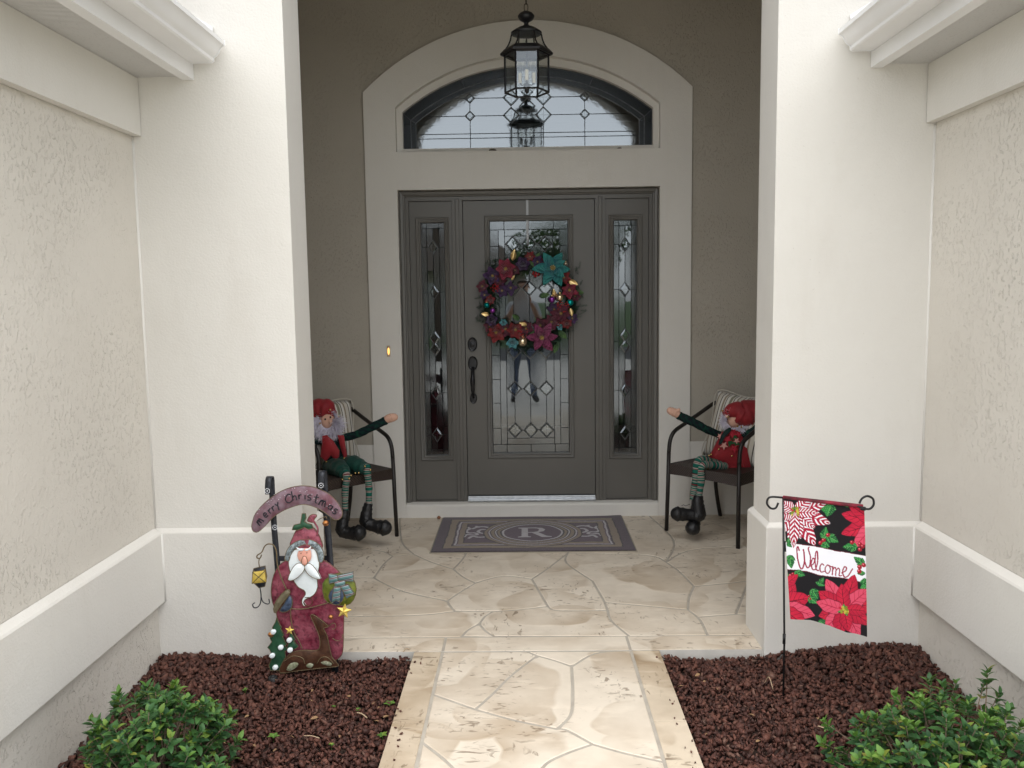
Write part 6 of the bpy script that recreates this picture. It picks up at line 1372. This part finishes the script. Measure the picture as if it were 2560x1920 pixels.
def dome_tips(c, rx, ry, h, n, seed, inner=0.45):
    r = np.random.default_rng(seed); out = []
    for i in range(n):
        a = r.uniform(0, 2*math.pi); q = math.sqrt(r.random()); ins = r.random() < inner; k = r.uniform(0.55, 0.9) if ins else r.uniform(0.92, 1.06)
        x, y = rx*q*math.cos(a)*k, ry*q*math.sin(a)*k; z = h*(max(0.0, 1 - q**2.6))**0.6*k*r.uniform(0.93, 1.05)
        out.append(((c[0] + x, c[1] + y, -0.04 + max(0.03, z)), (not ins) and r.random() < 0.2))
    return out
cl = (-1.235, -3.27); tips = dome_tips(cl, 0.285, 0.26, 0.335, 150, 21) + [((-1.21, -3.18, 0.29), True), ((-1.30, -3.19, 0.285), False), ((-1.40, -3.20, 0.23), False), ((-1.08, -3.2, 0.235), True)]
shrub('azalea_shrub', 'rounded green leafy shrub in the left bed beside the wing wall', cl, tips, 22)
cr_ = (1.27, -3.34); tips = dome_tips(cr_, 0.37, 0.30, 0.31, 205, 31) + [((1.45, -3.2, 0.33), False), ((1.435, -3.21, 0.29), False), ((1.27, -3.19, 0.295), False), ((1.31, -3.2, 0.28), False), ((0.945, -3.16, 0.135), True), ((0.925, -3.2, 0.085), True), ((1.35, -3.2, 0.29), False), ((1.53, -3.2, 0.2), False), ((1.15, -3.22, 0.255), True), ((1.48, -3.22, 0.26), False)]
shrub('azalea_shrub', 'wide green leafy shrub in the right bed below the welcome flag', cr_, tips, 32)
# tiny weeds
for i, (x, y, s) in enumerate(((-0.965, -2.94, 0.024), (-0.585, -2.675, 0.026), (-0.575, -2.905, 0.022), (-1.19, -2.575, 0.014), (-0.70, -2.72, 0.012), (-0.745, -2.98, 0.012), (-0.80, -2.70, 0.010))):
    w = empty('weed_sprout', (x, y, mulch_z(x, y) + 0.004), 0, 'tiny green weed sprout growing through the left bed mulch', 'weed', 'weed sprouts in the left bed')
    mb = MB(); mb.tube([(0, 0, -0.015), (0, 0, 0.008)], 0.0012, 5); mb.build('stem', LEAF_Y, w)
    for k in range(5):
        o = link('leaf', LMEY, w); a = k*1.26 + i; o.matrix_local = Matrix.Translation((0, 0, 0.006 + 0.001*k)) @ Matrix.Rotation(a, 4, 'Z') @ Matrix.Rotation(RAD(-22), 4, 'Y') @ Matrix.Diagonal((s, s*1.25, s, 1))
# fallen leaves and twigs
DRY = M('dry_leaf', (0.20, 0.11, 0.05), (0.32, 0.20, 0.10), scale=50, rough=0.8); DME = leaf_me(DRY); rr_ = random.Random(9)
for i in range(26):
    s = -1 if i < 18 else 1; x = s*rr_.uniform(0.58, 1.15); y = rr_.uniform(-3.05, -2.42); o = link('dry_leaf', DME); L = rr_.uniform(0.014, 0.03)
    o.matrix_world = Matrix.Translation((x, y, mulch_z(x, y) + 0.017)) @ Matrix.Rotation(rr_.uniform(0, 6.28), 4, 'Z') @ Matrix.Rotation(rr_.uniform(-0.5, 0.5), 4, 'X') @ Matrix.Diagonal((L, L*0.8, L, 1))
    tag(o, 'small dry brown leaf fallen on the %s bed mulch' % ('left' if s < 0 else 'right'), 'leaf', 'dry leaves on the %s bed' % ('left' if s < 0 else 'right'))
TW = M('pale_twig', (0.38, 0.27, 0.16), (0.5, 0.38, 0.25), scale=30, rough=0.8)
def twig(x0, y0, dx, dy, label, arch_=0.0, r=0.0016):
    z = mulch_z(x0, y0) + 0.02; mb = MB(); mb.tube(smooth_loop([(0, 0, 0), (dx*0.5, dy*0.5, arch_), (dx, dy, -0.004)], 4, False), [r]*8 + [r*0.6], 5); tag(mb.build('twig', TW, None, loc=(x0, y0, z)), label, 'twig')
q = at_z(893, 1782, -0.03); twig(q.x, q.y, 0.045, -0.035, 'short pale twig on the left bed close to the walkway', 0.004, 0.0022)
q = at_z(1008, 1640, -0.02); twig(q.x, q.y, 0.03, 0.02, 'curved pale twig in the left bed at the porch corner', 0.012)
q = at_z(2045, 1822, -0.03); twig(q.x, q.y, 0.03, -0.025, 'straight pale twig left of the right shrub', 0.0, 0.0022)
q = at_z(1912, 1718, -0.04); twig(q.x, q.y, 0.018, -0.05, 'forked dry stem beside the flag stand foot', 0.035)
q = at_z(760, 1845, -0.03); twig(q.x, q.y, 0.06, -0.01, 'long grey twig lying across the left bed', 0.002)
mb = MB(); x, y = -1.106, -2.477; mb.lathe([(0.020, -0.03), (0.020, 0.012), (0.017, 0.016), (0.008, 0.017), (0.006, 0.022), (0.002, 0.022)], 14, (0, 0, 0)); sph = mb.build('sprinkler_head', M('black_plastic', (0.01, 0.01, 0.011), rough=0.45), None, smooth=True, angle=40, loc=(x, y, mulch_z(x, y) + 0.006)); tag(sph, 'black round sprinkler head in the left bed before the metal figure', 'sprinkler')
# ================================================================== what stands across the street (seen in the glass)
nh = empty('neighbour_house', (-9.0, -33.0, -0.12), 0, 'single-storey beige house with brown shingle roof across the street', 'house')
NW = M('neighbour_stucco', (0.50, 0.44, 0.34), (0.54, 0.48, 0.38), scale=1, rough=0.85); NG = M('garage_white', (0.62, 0.61, 0.58), rough=0.5)
mb = MB(); mb.box(-9, 9, -6, 0, 0, 2.9); mb.build('wall', NW, nh)
mb = MB(); mb.add([(-9.6, -6.6, 2.85), (9.6, -6.6, 2.85), (9.6, 0.6, 2.85), (-9.6, 0.6, 2.85), (-6, -3, 5.3), (6, -3, 5.3)], [(0, 1, 5, 4), (2, 3, 4, 5), (1, 2, 5), (3, 0, 4), (0, 3, 2, 1)]); mb.build('roof', SHINGLE, nh)
mb = MB(); mb.box(3.5, 8.2, -0.01, 0.05, 0, 2.3); gd = mb.build('garage_door', NG, nh)
for k in range(4): mb = MB(); mb.box(3.6, 8.1, 0.05, 0.065, 0.06 + 0.56*k, 0.58 + 0.56*k, 0.01); mb.build('panel', NG, gd)
for x in (-6.5, -2.5):
    mb = MB(); slab_holes(mb, [(x - 0.95, 0.85), (x + 0.95, 0.85), (x + 0.95, 2.25), (x - 0.95, 2.25)], [[(x - 0.85, 0.95), (x - 0.03, 0.95), (x - 0.03, 2.15), (x - 0.85, 2.15)], [(x + 0.03, 0.95), (x + 0.85, 0.95), (x + 0.85, 2.15), (x + 0.03, 2.15)]], 0.06, 0.001); f = mb.build('window', NG, nh)
    mb = MB(); mb.box(x - 0.86, x + 0.86, 0.005, 0.02, 0.94, 2.16); mb.build('pane', M('window_dark', (0.02, 0.025, 0.03), rough=0.08), f)
mb = MB(); mb.box(0.2, 1.2, 0.001, 0.05, 0, 2.1); mb.build('door', M('neighbour_door', (0.12, 0.06, 0.04), rough=0.5), nh)
TLEAF = leaf_mat('oak_leaf', (0.016, 0.045, 0.014), (0.03, 0.075, 0.02), (0.05, 0.10, 0.025)); TBARK = M('tree_bark', (0.09, 0.07, 0.055), (0.15, 0.12, 0.09), scale=12, rough=0.95, bmp=1, bscale=20, bdist=0.02)
def oak(x, y, H, R, label, seed):
    t = empty('oak_tree', (x, y, -0.12), 0, label, 'tree', 'trees along the street'); r = np.random.default_rng(seed); mb = MB()
    mb.tube([(0, 0, 0), (0.05, 0.03, H*0.25), (0.0, 0.1, H*0.5)], [0.24, 0.18, 0.13], 10); ends = []
    for k in range(9):
        a = k*2.4; e = np.array((R*0.6*math.cos(a), R*0.6*math.sin(a), H*(0.55 + 0.35*r.random()))); mb.tube([(0, 0.05, H*0.4), tuple(e*0.5 + np.array((0, 0, H*0.22))), tuple(e)], [0.1, 0.06, 0.025], 6); ends.append(e)
    mb.build('trunk', TBARK, t, smooth=True); Ms = []
    for i in range(5200):
        e = ends[r.integers(0, 9)]; d = r.normal(size=3); d /= np.linalg.norm(d); p = e + d*R*0.5*r.random()**0.4*np.array((1, 1, 0.75)); q = rotm(1)[0]*r.uniform(0.10, 0.2); Mx = np.eye(4); Mx[:3, :3] = q; Mx[:3, 3] = p; Ms.append(Mx)
    Ms = np.array(Ms); hv = np.concatenate([LVn, np.ones((len(LVn), 1))], 1); V = np.einsum('nij,mj->nmi', Ms, hv)[..., :3].reshape(-1, 3); F = (LFn[None] + (np.arange(len(Ms))*len(LVn))[:, None, None]).reshape(-1, 4)
    np_mesh('crown', V, F, TLEAF, t)['kind'] = 'stuff'
oak(5.2, -23.5, 6.0, 2.6, 'broad oak tree right of the drive across the street', 41); oak(9.5, -26, 7.0, 3.0, 'taller oak tree at the far right of the street', 42); oak(1.8, -29.0, 5.0, 2.2, 'small oak tree straight across the street', 43)
def palm(x, y, H, label, seed):
    t = empty('palm_tree', (x, y, -0.12), 0, label, 'tree'); mb = MB(); mb.tube([(0, 0, 0), (0.06, 0, H*0.5), (0.0, 0.05, H)], [0.17, 0.13, 0.12], 12); mb.build('trunk', TBARK, t, smooth=True); r = random.Random(seed)
    for k in range(18):
        a = k*2.4; up = r.uniform(-0.1, 1.1); mb = MB(); n = 12; pts = []
        for i in range(n + 1): s = i/n; pts.append(Vector((math.cos(a)*1.7*s, math.sin(a)*1.7*s, H + up*1.1*s - 1.25*s*s)))
        mb.tube(pts, 0.014, 4); sd = Vector((-math.sin(a), math.cos(a), 0))
        for i in range(1, n + 1):
            for q in (-1, 1):
                for f in (0, 0.5):
                    p = pts[i-1].lerp(pts[i], f); d = (pts[i] - pts[i-1]).normalized(); e = p + (sd*q*0.75 + d*0.6 + Vector((0, 0, -0.35)))*0.5*(1 - 0.5*i/n); w = d*0.018
                    mb.add([p - w, p + w, e], [(0, 1, 2)])
        mb.build('frond', TLEAF, t)
palm(-2.3, -15.8, 4.6, 'single palm tree on the verge across from the entry', 5)
# ------------------------------------------------------------------ the photographer, standing on the walkway (reflected in the door)
pr = empty('person', (-0.06, -6.22, 0.0), 0, 'person in light grey shirt and blue jeans on the walkway, holding up a phone', 'person')
J_ = {'pel': (0, 0, 0.96, 0.145), 'bel': (0, 0.02, 1.10, 0.135), 'che': (0, 0.0, 1.32, 0.15), 'nk': (0, 0.0, 1.50, 0.062), 'hd': (0, 0.02, 1.60, 0.075), 'hd2': (0, 0.03, 1.69, 0.092), 'hd3': (0, 0.02, 1.755, 0.06),
      'sl': (-0.18, 0, 1.42, 0.062), 'el': (-0.25, 0.10, 1.17, 0.046), 'wl': (-0.10, 0.30, 1.46, 0.030), 'sr': (0.18, 0, 1.42, 0.062), 'er': (0.25, 0.10, 1.17, 0.046), 'wr': (0.11, 0.30, 1.46, 0.030),
      'hl': (-0.10, 0, 0.90, 0.098), 'kl': (-0.13, 0.03, 0.49, 0.068), 'al': (-0.14, 0.0, 0.09, 0.048), 'tl': (-0.16, 0.17, 0.045, 0.040), 'hr': (0.10, 0, 0.90, 0.098), 'kr': (0.13, 0.03, 0.49, 0.068), 'ar': (0.15, 0.0, 0.09, 0.048), 'tr': (0.20, 0.16, 0.045, 0.040)}
ks = list(J_); E_ = [('pel', 'bel'), ('bel', 'che'), ('che', 'nk'), ('nk', 'hd'), ('hd', 'hd2'), ('hd2', 'hd3'), ('che', 'sl'), ('sl', 'el'), ('el', 'wl'), ('che', 'sr'), ('sr', 'er'), ('er', 'wr'), ('pel', 'hl'), ('hl', 'kl'), ('kl', 'al'), ('al', 'tl'), ('pel', 'hr'), ('hr', 'kr'), ('kr', 'ar'), ('ar', 'tr')]
me = bpy.data.meshes.new('body'); me.from_pydata([J_[k][:3] for k in ks], [(ks.index(a), ks.index(b)) for a, b in E_], []); bo = link('body', me, pr)
sk_ = bo.modifiers.new('skin', 'SKIN'); bo.modifiers.new('sub', 'SUBSURF').levels = 2
for i, k in enumerate(ks): rr = J_[k][3]; me.skin_vertices[0].data[i].radius = (rr*1.15 if k in ('che', 'pel', 'bel') else rr, rr); me.skin_vertices[0].data[i].use_root = (k == 'pel')
dg = bpy.context.evaluated_depsgraph_get(); nm = bpy.data.meshes.new_from_object(bo.evaluated_get(dg)); bo.modifiers.clear(); bo.data = nm; nm.shade_smooth()
for m in (M('skin_tone', (0.45, 0.26, 0.18), rough=0.55), M('grey_shirt', (0.42, 0.43, 0.45), (0.48, 0.49, 0.5), scale=8, rough=0.9), M('blue_jeans', (0.09, 0.12, 0.19), (0.13, 0.16, 0.24), scale=14, rough=0.9), M('dark_shoes', (0.02, 0.018, 0.017), rough=0.6)): nm.materials.append(m)
for p in nm.polygons:
    z = p.center.z; f = p.center
    p.material_index = 3 if z < 0.11 else 2 if (z < 1.0 and abs(f.y) < 0.22) else 0 if (z > 1.49 and f.y < 0.2) or f.y > 0.16 or (abs(f.x) > 0.2 and z < 1.26) else 1
for s in (-1, 1):
    mb = MB(); w = Vector((s*0.105, 0.30, 1.46)); mb.tube([w, w + Vector((-s*0.005, 0.035, 0.045)), w + Vector((-s*0.012, 0.05, 0.085))], [0.026, 0.038, 0.030], 10, sx=0.55)
    for k in range(4): b_ = w + Vector((-s*0.01, 0.045 + 0.012, 0.05 + 0.014*k)); mb.tube([b_, b_ + Vector((-s*0.022, 0.022, 0.004)), b_ + Vector((-s*(0.044 + 0.004*(k % 3)), 0.016, 0.004))], [0.0085, 0.008, 0.0065], 6)
    b_ = w + Vector((-s*0.004, 0.028, 0.05)); mb.tube([b_, b_ + Vector((-s*0.026, -0.012, 0.022)), b_ + Vector((-s*0.044, -0.004, 0.036))], [0.011, 0.0095, 0.008], 6); mb.build('hand', nm.materials[0], pr, smooth=True)
mb = MB(); mb.ball((0, 0.012, 1.715), 0.098, 16, (0.9, 0.98, 0.85)); hair = mb.build('hair', M('brown_hair', (0.05, 0.032, 0.02), (0.08, 0.05, 0.03), scale=60, rough=0.7), pr, smooth=True)
bm = bmesh.new(); bm.from_mesh(hair.data); bmesh.ops.delete(bm, geom=[v for v in bm.verts if v.co.y > 0.05 and v.co.z < 1.755], context='VERTS'); bm.to_mesh(hair.data); bm.free()
mb = MB(); mb.tube([(0, 0.108, 1.685), (0, 0.128, 1.66), (0, 0.112, 1.652)], [0.007, 0.013, 0.009], 8); mb.build('nose', nm.materials[0], pr, smooth=True)
for s in (-1, 1):
    mb = MB(); mb.ball((s*0.033, 0.103, 1.69), 0.010, 8); mb.build('eye', BEAD, pr, smooth=True)
    mb = MB(); mb.ball((s*0.092, 0.02, 1.675), 0.026, 8, (0.4, 0.7, 1.1)); mb.build('ear', nm.materials[0], pr, smooth=True)
mb = MB(); mb.tube([(-0.022, 0.104, 1.628), (0, 0.110, 1.625), (0.022, 0.104, 1.628)], 0.005, 6); mb.build('mouth', M('lips', (0.36, 0.14, 0.12), rough=0.5), pr, smooth=True)
mb = MB(); mb.box(-0.075, 0.075, -0.004, 0.004, -0.036, 0.036, 0.003); ph = mb.build('phone', M('phone_shell', (0.03, 0.03, 0.032), rough=0.3), None, loc=(-0.033, -5.872, 1.545)); tag(ph, 'dark phone held up by the person on the walkway', 'phone')
